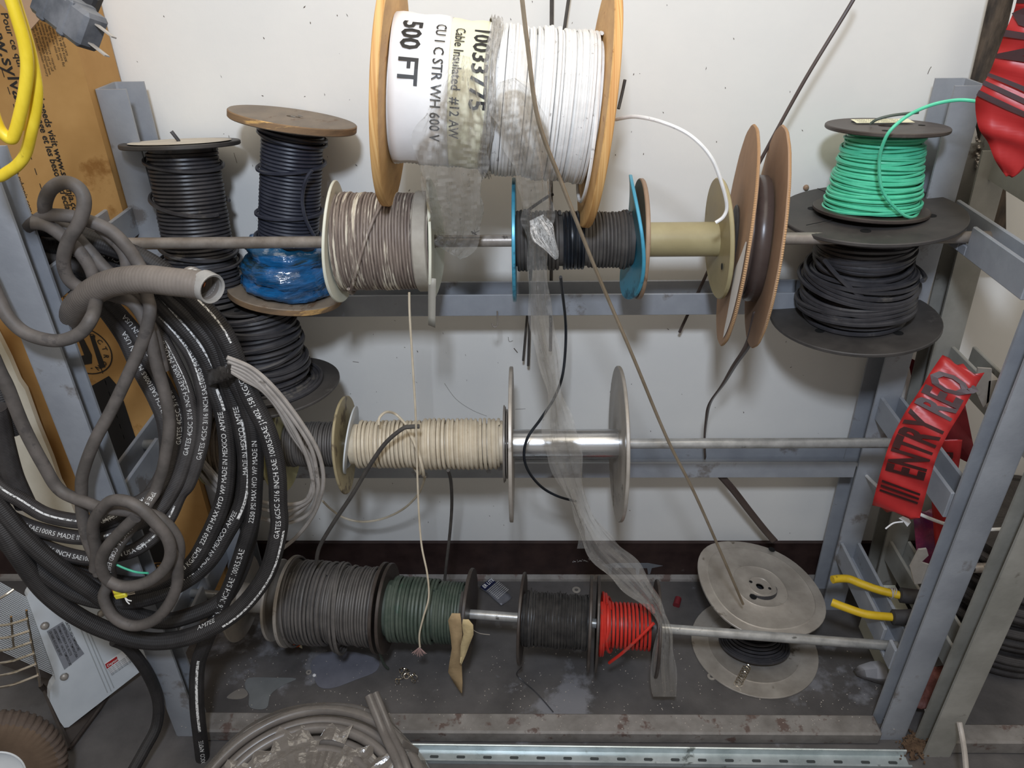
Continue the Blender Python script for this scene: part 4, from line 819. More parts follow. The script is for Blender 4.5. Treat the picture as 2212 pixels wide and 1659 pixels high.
# rubber cables
tK1 = thing('rubber_cable', 'dusty grey rubber cable looped and knotted in front of the left post', 'cable', P(300, 1180, y=-.56))
def rc(pts, parent=None, r=.0098, mt=M_rubber, name='cable_run', **k): return hose(parent or tK1, pts, r, mt, rev=False, name=name, sides=12, **k)
rc([(68, 481, -.46), (102, 487, -.455), (143, 516, -.45), (174, 547, -.45), (197, 583, -.45), (207, 625, -.455), (206, 660, -.49), (197, 688, -.52), (172, 720, -.53), (123, 736, -.535), (61, 722, -.535), (20, 688, -.53), (-5, 641, -.52), (-40, 570, -.515), (-100, 520, -.515), (-150, 560, -.52)])
rc([(62, 490, -.44), (98, 467, -.45), (143, 466, -.45), (184, 475, -.445), (236, 497, -.44), (273, 532, -.44), (297, 567, -.44), (309, 592, -.445), (318, 640, -.45), (324, 672, -.46), (311, 730, -.47), (287, 787, -.48), (243, 881, -.50), (203, 956, -.52), (179, 1023, -.53), (176, 1062, -.535), (177, 1105, -.54), (187, 1159, -.55), (202, 1198, -.555), (214, 1240, -.56)])
rc([(100, 470, -.44), (97, 439, -.455), (111, 408, -.46), (142, 394, -.46), (172, 409, -.46), (182, 440, -.465), (170, 483, -.47), (148, 520, -.47), (137, 563, -.465), (147, 600, -.46), (174, 622, -.455), (215, 632, -.45), (250, 640, -.45), (287, 655, -.455), (317, 703, -.46), (338, 787, -.465), (357, 854, -.47), (366, 922, -.475), (353, 1006, -.49), (336, 1060, -.50), (321, 1085, -.52), (299, 1122, -.545), (268, 1161, -.56), (247, 1196, -.565), (238, 1224, -.56), (240, 1250, -.55)], texts=[(338, 1062, 'TYPE SJO 3/C  AWG 16  CORD  E54864', .0105, .1)], pm=M_hprint)
rc([(110, 478, -.43), (150, 500, -.43), (190, 540, -.435), (225, 579, -.44), (262, 610, -.44), (300, 660, -.44), (335, 730, -.445), (352, 800, -.45)])
rc([(215, 491, -.425), (256, 528, -.43), (272, 558, -.435), (272, 590, -.44), (250, 612, -.44)])
rc([(-150, 560, -.52), (-90, 640, -.53), (-30, 740, -.53), (0, 804, -.53), (17, 838, -.53), (51, 922, -.53), (95, 1006, -.535), (131, 1060, -.54), (191, 1087, -.55), (225, 1098, -.555), (281, 1105, -.56), (334, 1114, -.56), (366, 1138, -.56), (386, 1175, -.56), (381, 1220, -.56), (349, 1248, -.565), (312, 1262, -.57)])
rc([(312, 1262, -.57), (268, 1266, -.575), (232, 1252, -.575), (219, 1222, -.575), (224, 1194, -.575), (247, 1163, -.575), (292, 1118, -.572)])
rc([(205, 1230, -.56), (208, 1190, -.56), (202, 1158, -.56), (204, 1125, -.565), (232, 1087, -.572), (264, 1081, -.578), (301, 1096, -.582), (334, 1127, -.585), (362, 1163, -.585), (368, 1200, -.585), (352, 1232, -.588), (316, 1258, -.592), (268, 1268, -.592), (236, 1256, -.59)])
rc([(212, 1196, -.555), (224, 1232, -.55), (232, 1262, -.558), (224, 1290, -.57), (240, 1326, -.58), (268, 1347, -.585), (301, 1351, -.585), (338, 1336, -.585), (366, 1303, -.58), (381, 1268, -.575), (384, 1235, -.57), (380, 1195, -.565), (364, 1160, -.56), (330, 1135, -.555)])
g = G(); g.tube(path([(240, 1252, -.585), (246, 1275, -.59), (252, 1288, -.592)]), .0035, 7); build('wire_end', g, M_copper, tK1)
g = G(); c = P(262, 1285, y=-.595); g.box(c, (.022, .010, .010), R=np.array([[.97, 0, -.24], [0, 1, 0], [.24, 0, .97]]), bev=.002); g.box(c + (-.004, 0, .008), (.014, .008, .008), bev=.002); build('yellow_splice', g, M_yelconn, tK1)
g = G()
for a_, b_ in (((275, 1282), (290, 1278)), ((276, 1285), (291, 1282))): g.tube([P(*a_, y=-.597), P(*b_, y=-.60)], .0011, 6)
build('prong', g, M_brass, tK1)
g = G()
for a_, b_, c_ in (((270, 1290), (276, 1296), (284, 1298)), ((270, 1291), (274, 1299), (280, 1305))): g.tube(smooth([P(*a_, y=-.597), P(*b_, y=-.60), P(*c_, y=-.602)], 4), .0011, 6)
build('stripped_wire', g, M_whitew, tK1)
g = G(); g.tube(path([(248, 1218, -.56), (270, 1228, -.562), (295, 1236, -.565), (320, 1238, -.57)]), .0019, 7); build('green_wire', g, M_green, tK1)

# flexible conduit
tCd = thing('flexible_conduit', 'wide grey flexible conduit with its cut open end pointing right', 'conduit', P(300, 610, y=-.47))
p = path([(447, 619, -.51), (410, 613, -.508), (373, 609, -.505), (307, 603, -.495), (236, 613, -.475), (184, 643, -.455), (152, 684, -.425), (140, 727, -.40), (142, 770, -.385), (147, 830, -.36), (154, 880, -.34)], 10)
n_ = len(p); k_ = np.arange(n_) / n_; rad = np.where(k_ < .62, .0205, .0205 - (k_ - .62) * .026)
build('conduit_sleeve', G().tube(p, rad, 24, cap=False), M_conduit, tCd)
e0 = p[0]; ud = nrm(p[0] - p[2]); ud = nrm(ud + np.array([0, -.55, 0])); g = G(); g.lathe(e0 - ud * .010, ud, [(.0195, 0), (.0225, .002), (.0225, .020), (.0215, .022), (.0185, .0205), (.0180, .004), (.0172, -.01), (.0180, -.02), (.0170, -.03)], 28); build('clear_collar', g, mat('clear_grey_collar', (158,154,148), (180,176,170), .2, scale=20, trans=.3), tCd)
g = G(); g.lathe(e0 - ud * .01, ud, [(.0182 - .0012 * (k % 2), .014 - k * .004) for k in range(12)], 24); build('inner_ribs', g, M_pvc, tCd); g = G(); g.disc(e0 - ud * .03, ud, .0175, 20); build('inner_dark', g, M_dark, tCd, smooth_=False)  # near-black disc added as painted shade deep in the conduit
g = G(); g.tube(smooth([e0 - ud * .02, e0 + (-.004, -.004, .002), e0 + (.002, -.008, .010)], 5), .0016, 6); build('copper_wire', g, M_copper, tCd)

# ================================================ heater at lower left
hA, hB, hC = P(141, 1574, z=.015), P(328, 1431, z=.05), P(92, 1232, z=.36); hn = nrm(np.cross(hB - hA, hC - hA)); hn = hn if hn @ (CAM - hA) > 0 else -hn
def PL(u, v, off=0.0):
    r = CR @ np.array([u - PW / 2, v - PH / 2, F]); t = ((hA + hn * off - CAM) @ hn) / (r @ hn); return CAM + t * r
tH_ = thing('heater', 'white enamelled portable heater housing with warning labels leaning at lower left', 'heater', (hA + hB) / 2 * np.array([1, 1, 0]))
pol = [(92, 1232), (136, 1259), (215, 1310), (300, 1364), (328, 1431), (148, 1571), (139, 1572), (130, 1560), (108, 1515), (108, 1496), (112, 1482), (120, 1470), (118, 1456), (58, 1291), (60, 1284)]
g = G(); g.prism([PL(*q) for q in pol], -hn * .03); build('side_panel', g, M_whpaint, tH_, smooth_=False)
g = G()
for a_, b_, c_, d_ in ((133, 1262, 232, 1496), (146, 1270, 240, 1493), (153, 1275, 246, 1486)): g.tube([PL(a_, b_, .0002), PL(c_, d_, .0002)], .0012, 6)
build('pressed_rib', g, mat('white_enamel_rib', (176,178,178), rough=.4, bump=0), tH_)
for (a_, b_) in ((97, 1352), (139, 1462), (219, 1325)):
    g = G(); g.lathe(PL(a_, b_), hn, [(.0, .006), (.004, .006), (.0065, .004), (.0068, .0), (.009, 0), (.009, -.001)], 14); build('screw', g, M_dsteel, tH_)
g = G(); lq = [(101, 1364), (135, 1343), (182, 1412), (139, 1447)]; g.prism([PL(*q, .0006) for q in lq], -hn * .0004); hl = build('silver_label', g, M_label, tH_, smooth_=False)
X_ = nrm(PL(101, 1364) - PL(139, 1447)); Y_ = nrm(PL(101, 1364) - PL(135, 1343)) * 1.0; g = G()
Xt = nrm(PL(139, 1447) - PL(101, 1364)); Yt = nrm(PL(135, 1343) - PL(101, 1364))
for k, tx in enumerate(('DE FAIRE AUCUNE SERVIET', 'AVERTISSEMENT : HAUTE TEMPERATURE', 'FORMAX SUPERIOR DEL RECTO', 'ADVERTENCIA: ALTA TEMPERATURA', 'CAUTION: HIGH TEMPERATURE')): text_plane(g, tx, PL(101, 1364, .001) + Xt * .004 + Yt * (.003 + .0085 * k), Xt, Yt, .0068, .01, sx=.78)
build('label_text', g, M_ink, hl, smooth_=False)
g = G(); lq = [(227, 1435), (252, 1418), (256, 1427), (231, 1445)]; g.prism([PL(*q, .0007) for q in lq], -hn * .0004); rl = build('red_label', g, M_redlab, tH_, smooth_=False)
g = G(); lq = [(226, 1433), (275, 1400), (284, 1425), (239, 1456)]; g.prism([PL(*q, .0004) for q in lq], -hn * .0003); rt = build('rating_label', g, M_paper, tH_, smooth_=False)
Xt = nrm(PL(252, 1418) - PL(227, 1435)); Yt = nrm(PL(227, 1435) - PL(231, 1445)); g = G(); text_plane(g, 'Dayton', PL(231, 1444, .0009) + Xt * .002 + Yt * .002, Xt, Yt, .0085, .02); build('label_text', g, M_whitew, rl, smooth_=False)
g = G()
for k in range(5): text_plane(g, 'ELECTRIC HEATER MODEL 120V 60HZ', PL(232 + k * 1.6, 1450 + k * 2.2 - 1.0, .0009) + Xt * .002 + Yt * -.001 * k, Xt, Yt, .0042, .0, sx=.8)
build('label_text', g, M_ink, rt, smooth_=False)
g = G()           # fine mesh on the open side
ma, mb, mc, md = PL(-40, 1235, -.012), PL(56, 1290, -.012), PL(116, 1458, -.012), PL(-10, 1400, -.012)
for k in range(34):
    f = k / 33; g.tube([ma + (md - ma) * f, mb + (mc - mb) * f], .0007, 4)
for k in range(44):
    f = k / 43; g.tube([ma + (mb - ma) * f, md + (mc - md) * f], .0004, 4)
build('mesh_grille', g, M_whpaint, tH_); g = G(); g.prism([PL(*q, -.05) for q in ((-60, 1240), (60, 1290), (120, 1470), (40, 1450), (-40, 1420))], -hn * .004); build('inner_plate', g, M_blkpl2, tH_, smooth_=False)
g = G(); bs = [P(104, 1505, z=.02), P(150, 1618, z=.012), P(216, 1528, z=.012)]
g.tube([P(88, 1480, z=.06), bs[0] + (0, 0, .02), bs[1]], .006, 6); g.tube([bs[1], bs[2], P(235, 1500, z=.012)], .004, 6); g.prism([P(70, 1440, z=.03), P(104, 1500, z=.02), P(148, 1612, z=.01), P(210, 1530, z=.01), P(120, 1450, z=.01)], (0, 0, -.008)); build('floor_stand', g, M_blkpl2, tH_)
tW = thing('wire_guard', 'bright curved wire fan guard in front of the white heater mesh', 'guard', P(20, 1450, z=.06))
for k, ((a_, b_), (c_, d_)) in enumerate((((-30, 1352), (60, 1337)), ((-30, 1380), (64, 1363)), ((-30, 1408), (69, 1387)), ((-30, 1436), (75, 1411)), ((-30, 1464), (79, 1434)), ((-30, 1490), (84, 1458)), ((-30, 1302), (30, 1273)))):
    g = G(); m_ = ((a_ + c_) / 2, (b_ + d_) / 2 + 5); g.tube(path([(a_, b_, -.56), (*m_, -.575), (c_, d_, -.56)], 8), .0024, 8); build('guard_wire', g, M_chrome, tW)
for pts in (((57, 1318), (60, 1340), (69, 1387), (78, 1434), (86, 1480)), ((24, 1332), (27, 1370), (30, 1400)), ((66, 1380), (76, 1425), (84, 1460), (86, 1482))):
    g = G(); g.tube(path([(a_, b_, -.558) for a_, b_ in pts], 6), .002, 7); build('guard_wire', g, M_chrome, tW)

# tyre
tc = P(-6, 1668, z=.118); ax = nrm((.30, -.62, .30)); tT_ = thing('small_tyre', 'dusty brown tyre of a hand truck with a white hub at the lower left corner', 'tyre', tc * np.array([1, 1, 0]))
def trd(th, r, h): return (r + (.0030 if (int(th / PI / 2 * 108) % 2 == 0 and r > .10) else 0), h)
prof = [(.052, -.020), (.07, -.026), (.092, -.030), (.106, -.026), (.114, -.018), (.118, -.006), (.118, .006), (.114, .018), (.106, .026), (.092, .030), (.07, .026), (.052, .020)]
build('tyre_casing', G().lathe(tc, ax, prof, 432, warp=trd, ms=[1, 1, 1, 0, 0, 0, 0, 0, 1, 1, 1, 1]), [M_tyre, M_tyre2], tT_, angle=60)
build('hub', G().lathe(tc, ax, [(.054, -.02), (.054, .019), (.050, .022), (.047, .016), (.030, .010), (.012, .012), (.0, .012)], 40), M_whpaint, tT_)

# yellow cord and plugs hanging in front
tY = thing('yellow_cord', 'bright yellow extension cord hanging in two loops at the upper left corner', 'cord', P(50, 200, y=-.62))
build('cord_run', G().tube(path([(14, -30, -.62), (25, 0, -.62), (42, 54, -.62), (52, 90, -.62), (58, 127, -.62), (58, 163, -.62), (52, 208, -.62), (42, 253, -.62), (32, 288, -.62), (24, 300, -.62), (8, 290, -.62), (-6, 268, -.62), (-20, 220, -.62), (-34, 120, -.62), (-36, 0, -.62), (-28, -60, -.62)]), .0068, 12), M_yellow, tY)
build('cord_run', G().tube(path([(24, -30, -.605), (34, 10, -.605), (50, 60, -.605), (64, 110, -.605), (75, 163, -.605), (79, 199, -.605), (76, 240, -.605), (67, 285, -.605), (56, 330, -.60), (42, 352, -.60), (22, 368, -.60), (-10, 382, -.60), (-44, 350, -.60), (-62, 260, -.60), (-66, 120, -.60), (-56, -60, -.60)]), .0068, 12), M_yellow, tY)
build('cord_run', G().tube(path([(56, 115, -.60), (66, 150, -.598), (69, 190, -.598), (66, 240, -.598), (56, 280, -.60)]), .0062, 12), M_yellow, tY)
tPl = thing('plug', 'big dusty grey two prong plug hanging at the top left', 'plug', P(150, 50, y=-.66))
c0, c1 = P(96, -8, y=-.64), P(203, 74, y=-.68); ua = nrm(c1 - c0); va = P(175, 15, y=-.66) - P(140, 72, y=-.66); va = nrm(va - va @ ua * ua); na = np.cross(ua, va); RR = np.array([ua, va, na]).T; Lq = np.linalg.norm(c1 - c0)
build('plug_body', G().box((c0 + c1) / 2, (Lq, .036, .028), R=RR, bev=.004), M_plug, tPl, angle=20); build('plug_rim', G().box(c1 - ua * .028, (.010, .038, .030), R=RR, bev=.002).box(c0 + ua * .020, (.012, .0375, .0295), R=RR, bev=.002), M_plug, tPl, angle=20)
for sg in (-1, 1): build('prong', G().box(c1 + ua * .013 + va * .010 * sg, (.026, .0014, .006), R=RR), M_dsteel, tPl, smooth_=False)
build('plug_cable', G().tube(smooth([c0 - ua * .0, c0 - ua * .03 + (0, 0, .01), c0 - ua * .06 + (0, 0, .04)], 5), .008, 10), M_dkrubber, tPl)
g = G(); c0, c1 = P(160, -22, y=-.60), P(212, 14, y=-.60); ua = nrm(c1 - c0); va = nrm(np.array([ua[2], 0, -ua[0]])) * -1; na = np.cross(ua, va); RR = np.array([ua, va, na]).T; g.box((c0 + c1) / 2, (np.linalg.norm(c1 - c0), .022, .02), R=RR, bev=.003)
o = build('plug', g, M_dkrubber, angle=20); tag(o, 'small black connector behind the big plug, cut off by the top of the photo', 'plug')

# ================================================ second rack at the right
rB = thing('spool_rack', 'second steel rack, greenish grey, cut off by the right edge of the photo', 'rack', (1.2, -.28, 0))
a = P(2203, 1150, y=-.525); b = P(2007, 1604, y=-.525); pb, pt = at(a, b, 0.0), at(a, b, 1.27); B2x = pb[0]
build('post', channel(G(), pb, pt, X, Yv, .060, .044), M_steel2, rB, angle=25)
a = P(2100, 420, y=-.12); b = P(2025, 720, y=-.12); pb, pt = at(a, b, 0.0), at(a, b, 1.16)
build('post', channel(G(), pb, pt, X, Yv, .056, .060), M_steel2, rB, angle=25)
g = G(); g.box((B2x + .49, -.495, .020), (.86, .045, .040), bev=.004); build('front_sill', g, M_sill, rB, angle=25)
build('floor_plate', G().box((B2x + .45, -.62, .006), (.86, .10, .012), bev=.002), M_sill, rB, angle=25)
xb = .868
for z0, z1 in ((.705, .765), (.175, .235)): side(xb, xb + .05, z0, z1, None, 0, 1, M_steel2, rB, y0=-.481)
g = G(); g.prism([P(u, v, x=.838) for u, v in ((2108, 300), (2104, 340), (2106, 362), (2118, 378), (2230, 448), (2330, 500), (2330, 300), (2150, 230), (2120, 260))], (.006, 0, 0)); build('side_channel', g, M_steel2, rB, smooth_=False)
g = G(); q = np.random.default_rng(2)
for k in range(16):
    p_ = P(2112 + q.uniform(-4, 5), 298 + k * 4.4, x=.836); g.lathe(p_, (0, -.4, 1), [(0, -.003), (.003, -.001), (.0035, .002), (0, .004)], 8)
build('weld_bead', g, M_dsteel, rB)
g = G(); zc = .77; g.prism([P(u, v, y=-.34) for u, v in ((2113, 795), (2143, 797), (2136, 868), (2124, 880), (2106, 842))], (0, .004, 0)); g.prism([P(u, v, y=-.34) for u, v in ((2136, 823), (2158, 820), (2148, 860), (2130, 882))], (0, .03, 0)); build('clip_bracket', g, M_dsteel, rB, smooth_=False)
g = G(); g.prism([P(u, v, y=-.44) for u, v in ((1966, 1225), (1985, 1188), (2002, 1186), (2006, 1200), (1990, 1215), (2012, 1222), (1998, 1260), (1976, 1262))], (0, .004, 0)); build('clip_bracket', g, M_dsteel, rB, smooth_=False)
rod(P(2102, 1227, y=-.30), P(2330, 1222, y=-.30), .0105, M_rod, 'short visible rod low in the right hand rack')

# strap, red cloth, things behind the right posts
g = G(); rows = []
for i in range(41):
    f = i / 40; v_ = -60 + 640 * f; u_ = 2172 - 60 * min(1, max(0, (v_ + 60) / 260)) + 30 * min(1, max(0, (v_ - 180) / 150)) ; 
    rows.append([P(u_ + dx, v_, y=-.055 + .004 * math.sin(v_ * .8) * (dx in (0,))) for dx in (-22, 0, 30)])
g.sheet(rows); o = build('woven_strap', g, M_strap, solid=.004); tag(o, 'dark woven strap hanging against the wall behind the red tape at upper right', 'strap')
g = G(); g.sheet([[P(1960 + 58 * k + 12 * i, 770 + 60 * i + 30 * k, y=-.05 - .012 * ((i + k) % 2)) for k in range(3)] for i in range(4)]); o = build('red_cloth', g, M_darkred, solid=.002, angle=180); tag(o, 'dark red cloth hanging behind the right rack channel', 'cloth')
q = np.random.default_rng(12)
g = G(); cc = P(2130, 1300, z=.10); 
for k in range(16): ring(g, (1.14, -.17, .012 + .021 * k), (0, 0, 1), 0, .17 + q.uniform(-.02, .012), .0105, tilt=q.uniform(0, .012), phase=q.uniform(0, 6), n=60, sides=8)
g.lathe((1.14, -.17, 0), (0, 0, 1), [(.15, 0), (.155, .34), (.02, .345)], 40); o = build('cable_coil', g, M_hose2); tag(o, 'stack of dark coiled hose standing in the right rack behind the post', 'hose')
g = G(); rows = [[P(1972 + 24 * k + 3 * i, 1100 + 34 * i + 6 * math.sin(k * 2 + i), y=-.20 + .012 * math.sin(i * 2.2 + k)) for k in range(4)] for i in range(5)]
g.sheet(rows); o = build('purple_bag', g, mat('purple_plastic', (84,34,72), (132,52,76), .25, scale=18, bump=.6, bscale=24), solid=.002, angle=180); tag(o, 'crumpled purple red plastic bag between the two racks', 'bag')
g = G(); g.box((.83, -.26, .07), (.012, .17, .14), bev=.001); g.box((.855, -.26, .142), (.05, .17, .004)); o = build('cream_carton', g, M_cream, smooth_=False); tag(o, 'small cream carton squeezed on the floor between the two racks', 'box')
g = G(); rows = [[P(2004 + 16 * k - 6 * i, 1440 + 18 * i + 5 * math.sin(k * 3 + i * 2), z=.06 + .010 * math.sin(k * 2.2 + i * 1.9)) for k in range(5)] for i in range(6)]
g.sheet(rows); o = build('brown_rag', g, mat('brown_rag', (96,56,48), (124,76,66), .6, scale=30, bump=.5), solid=.003, angle=180); tag(o, 'crumpled reddish brown rag on the floor between the two racks', 'rag')
g = G(); g.prism([P(1990, 1502, z=.03), P(2008, 1520, z=.02), P(1998, 1540, z=.02)], (0, 0, .001)); o = build('paper_scrap', g, M_paper, smooth_=False); tag(o, 'white triangle of torn paper between the feet of the two racks', 'paper')
g = G()
for _ in range(420):
    u_, v_ = q.normal(1975, 14), q.normal(1612, 13); 
    if u_ < 1948 and v_ < 1600: continue
    p_ = P(u_, v_, z=.004); s = q.uniform(.0012, .0035); g.box(p_ + (0, 0, s), (s * 2, s * 1.2, s), R=np.array([[math.cos(u_), -math.sin(u_), 0], [math.sin(u_), math.cos(u_), 0], [0, 0, 1]]))
o = build('brown_debris', g, M_dirt, smooth_=False); tag(o, 'brown crumbly debris gathered between the feet of the two racks', 'debris', kind='stuff')

# caution tapes
def tape(pts, hw, name, label, text=None, tsz=.04, tside=1, toff=0.0, s0=0.02, twist=None, ragged=0, sx=.55):
    p = path(pts, 10); T, _, _ = frames(p); n = len(p); rows = []; fr_ = []; q = np.random.default_rng(len(pts))
    for i in range(n):
        d = nrm(CAM - p[i]); a_ = (twist(i / (n - 1)) if twist else 0); sd = nrm(np.cross(T[i], d)); sd = nrm(sd * math.cos(a_) + d * math.sin(a_)); nn = nrm(np.cross(sd, T[i])); nn = nn if nn @ d > 0 else -nn; h = hw(i / (n - 1)) if callable(hw) else hw
        fr_.append((sd, nn, h)); rows.append([p[i] + sd * h * k + nn * (.0025 * math.sin(i * .7 + k * 2)) + T[i] * (ragged * math.sin(k * 7 + 1) if i in (0, n - 1) else 0) for k in np.linspace(-1, 1, 7)])
    o = build(name, G().sheet(rows), M_caution, solid=.0006, angle=180); tag(o, label, 'tape')
    if text:
        L = np.concatenate([[0], np.cumsum(np.linalg.norm(np.diff(p, axis=0), axis=1))]); V, f = glyphs(text, tsz, .03, sub=.3); out = []
        for a_, b_ in V:
            s = s0 + a_ * sx; s = min(max(s, 0), L[-1] - 1e-5); i = min(int(np.searchsorted(L, s, 'right')) - 1, n - 2); t = (s - L[i]) / (L[i + 1] - L[i]); c = p[i] * (1 - t) + p[i + 1] * t
            sd = fr_[i][0] * (1 - t) + fr_[i + 1][0] * t; nn = fr_[i][1] * (1 - t) + fr_[i + 1][1] * t; y = (b_ - tsz * .35) + toff
            out.append(c + sd * y * tside + nn * .0042)
        build('printed_text', G().add(out, f), M_cautprint, o, smooth_=False)
    return o
tape([(1934, 1108, -.43), (1946, 1060, -.435), (1960, 1010, -.435), (1975, 965, -.43), (2002, 912, -.425), (2030, 868, -.415), (2055, 825, -.405), (2078, 790, -.39)], lambda f: .040 - .006 * f, 'caution_tape', 'red tape reading ENTRY REQ hanging from the right hand rack', '///  ENTRY REQ', .084, -1, .002, .040, ragged=.006, sx=.44)
tape([(2350, -60, -.50), (2330, 20, -.50), (2296, 100, -.50), (2262, 180, -.50), (2216, 262, -.50), (2196, 318, -.495), (2180, 382, -.49)], lambda f: .066 * min(1, (1.02 - f) * 2.6), 'caution_tape', 'red tape with bold letters and slashes at the upper right corner', 'VISION  ///', .105, -1, -.026, -.035, sx=.42)
tape([(2042, 950, -.26), (2040, 1010, -.25), (2036, 1060, -.25), (2034, 1120, -.25), (2036, 1195, -.25)], lambda f: .028 * (1.05 - .6 * f), 'caution_tape', 'lower strip of red tape hanging behind the right front post', 'ERVISION', .040, -1, 0, .03)
g = G(); g.tube(path([(1850, 1001, -.06), (1872, 1028, -.12), (1900, 1054, -.2), (1950, 1092, -.28), (1990, 1112, -.30), (2043, 1132, -.31), (2100, 1144, -.31), (2180, 1142, -.31)]), .0036, 8); o = build('white_cable', g, M_whitew); tag(o, 'thin white cable crossing behind the red tape into the right rack', 'cable')
g = G(); g.tube(path([(1913, 1142, -.42), (1930, 1130, -.42), (1950, 1127, -.42)]), .0015, 6); g.prism([P(u, v, y=-.42) for u, v in ((1942, 1120), (1958, 1112), (1968, 1128), (1960, 1138), (1950, 1125))], (0, .001, 0)); o = build('paper_scrap', g, M_paper); tag(o, 'tiny white string and scrap caught below the ENTRY tape', 'scrap')
g = G(); g.tube(path([(2072, 1560, -.54), (2078, 1590, -.56), (2084, 1630, -.60), (2088, 1680, -.64)]), .0052, 8); o = build('grey_cable', g, M_lgrey); tag(o, 'grey cable running down past the right hand sill', 'cable')
g = G(); g.tube([P(u, v, z=.012) for u, v in ((2120, 1442), (2150, 1424), (2180, 1400), (2215, 1362), (2260, 1310))], .0095, 10); o = build('floor_hose', g, M_rubber); tag(o, 'dark hose lying on the floor at the right edge', 'hose')

# cable cutter with yellow grips
tCu = thing('cable_cutter', 'long handled cutter with yellow grips lying behind the right front post', 'tool', P(1900, 1290, z=.245))
def grip(pts, r): build('yellow_grip', G().tube(smooth([P(u, v, z=z_) for u, v, z_ in pts], 6), r, 12), M_ylhandle, tCu)
grip([(1798, 1252, .25), (1812, 1250, .25), (1835, 1251, .25), (1860, 1261, .25), (1900, 1275, .25), (1944, 1286, .25)], [.0090] * 31); grip([(1797, 1301, .25), (1828, 1313, .25), (1872, 1327, .25), (1928, 1333, .25)], [.0088] * 19)
for pts in (((1942, 1285), (1965, 1288), (2000, 1292)), ((1926, 1333), (1950, 1334), (1990, 1332))): build('dark_arm', G().tube(smooth([P(u, v, z=.25) for u, v in pts], 5), [.012] + [.017] * 10, 12), M_dkrubber, tCu)
g = G(); c = P(1923, 1281, z=.25)
for k in range(5): ring(g, c + np.array([.002 * k, 0, 0]), (1, -.15, -.1), 0, .0105, .0012, tilt=.003, phase=k, n=20)
build('wire_tie', g, M_lgrey, tCu)

# pale wire, black wire, rods against the wall
def single(name, pts, r, mt, label, cat='wire', n=8): g = G().tube(path(pts, n), r, 8); o = build(name, g, mt); return tag(o, label, cat)
single('metal_rod', [(1122, -60, -.47), (1128, 0, -.47), (1140, 100, -.47), (1163, 260, -.46), (1215, 400, -.44), (1290, 590, -.41), (1365, 765, -.39), (1440, 945, -.37), (1500, 1065, -.355), (1560, 1200, -.33), (1605, 1305, -.305)], .0029, M_brass, 'long pale thin rod crossing in front of the spools down to the steel disc', 'rod')
single('wire_rod', [(1860, -40, -.12), (1843, 0, -.12), (1740, 170, -.12), (1660, 315, -.12), (1620, 392, -.12), (1560, 520, -.10), (1468, 717, -.03)], .0034, M_brownband, 'dark thin rod leaning from the top edge behind the cardboard discs', 'rod')
single('wire_rod', [(1192, -50, -.028), (1192, 0, -.028), (1190, 300, -.028), (1191, 560, -.028), (1189, 758, -.028)], .0036, M_dkcloth, 'dark straight rod standing on the wall behind the largest spool', 'rod')
single('wire_rod', [(1236, -50, -.03), (1228, 0, -.03), (1212, 120, -.03), (1209, 200, -.03)], .0030, M_dkcloth, 'short dark rod leaning just right of the straight one at the top', 'rod')
single('wire_rod', [(1150, 560, -.03), (1138, 690, -.03), (1130, 779, -.03)], .0026, M_dkcloth, 'left of two short thin rods poking out below the upper rail', 'rod')
single('wire_rod', [(1146, 560, -.03), (1144, 690, -.03), (1141, 790, -.03)], .0030, M_dkcloth, 'right of two short thin rods poking out below the upper rail', 'rod')
tPw = thing('pale_wire', 'thin cream wire hanging from the dirty white spool down to the green spool', 'wire', P(905, 1400, y=-.42))
build('wire_run', G().tube(path([(884, 632, -.335), (885, 680, -.335), (891, 780, -.335), (898, 900, -.335), (901, 1010, -.335), (905, 1110, -.34), (911, 1180, -.35), (923, 1240, -.365), (926, 1290, -.375), (914, 1335, -.385), (906, 1370, -.39), (907, 1398, -.395)]), .0020, 7), M_beigew, tPw)
g = G()
for k in range(22): a_ = -1.2 + 2.4 * k / 21; g.tube([P(906, 1398, y=-.395), P(905 + 16 * math.sin(a_) + q.normal(0, 2), 1406 + 10 * math.cos(a_) + q.normal(0, 2), y=-.395 + q.normal(0, .004))], .0006, 4)
build('frayed_end', g, mat('pinkish_fibre', (170,140,134), rough=.8, bump=0), tPw)
single('black_wire', [(906, 921, -.325), (885, 922, -.325), (868, 927, -.325), (832, 958, -.325), (797, 1008, -.325), (760, 1070, -.32), (720, 1130, -.31), (690, 1182, -.30), (683, 1218, -.29)], .0043, M_dkcloth, 'black wire running from the beige spool down to the fat grey spool')

# clear film hanging from the largest spool
def film(pts, name, label, mt, nac=9, cr=.010, seed=1, grp=None, edge=.15, parent=None, jit=.11):
    q = np.random.default_rng(seed); p = smooth([np.append(P(a_, b_, y=c_), h) for a_, b_, c_, h in pts], 9); c = p[:, :3]; T, _, _ = frames(c); rows = []; ph = q.uniform(0, 6.3, 6)
    for i in range(len(c)):
        d = nrm(CAM - c[i]); sd = nrm(np.cross(T[i], d)); h = p[i, 3]; row = []
        for k in range(nac):
            s = -1 + 2 * k / (nac - 1); ed = 1 + (edge * math.sin(i * .37 + k) * math.sin(i * .13 + 2 * k) if k in (0, nac - 1) else 0)
            z_ = cr * (math.sin(s * 5 + ph[0] + i * .11) * .5 + math.sin(s * 11 + ph[1] - i * .23) * .3 + q.normal(0, jit)) * min(1, h / .02)
            row.append(c[i] + sd * (h * s * ed) + d * z_)
        rows.append(row)
    o = build(name, G().sheet(rows), mt, parent, angle=9)
    if not parent: tag(o, label, 'plastic film', grp)
    return o
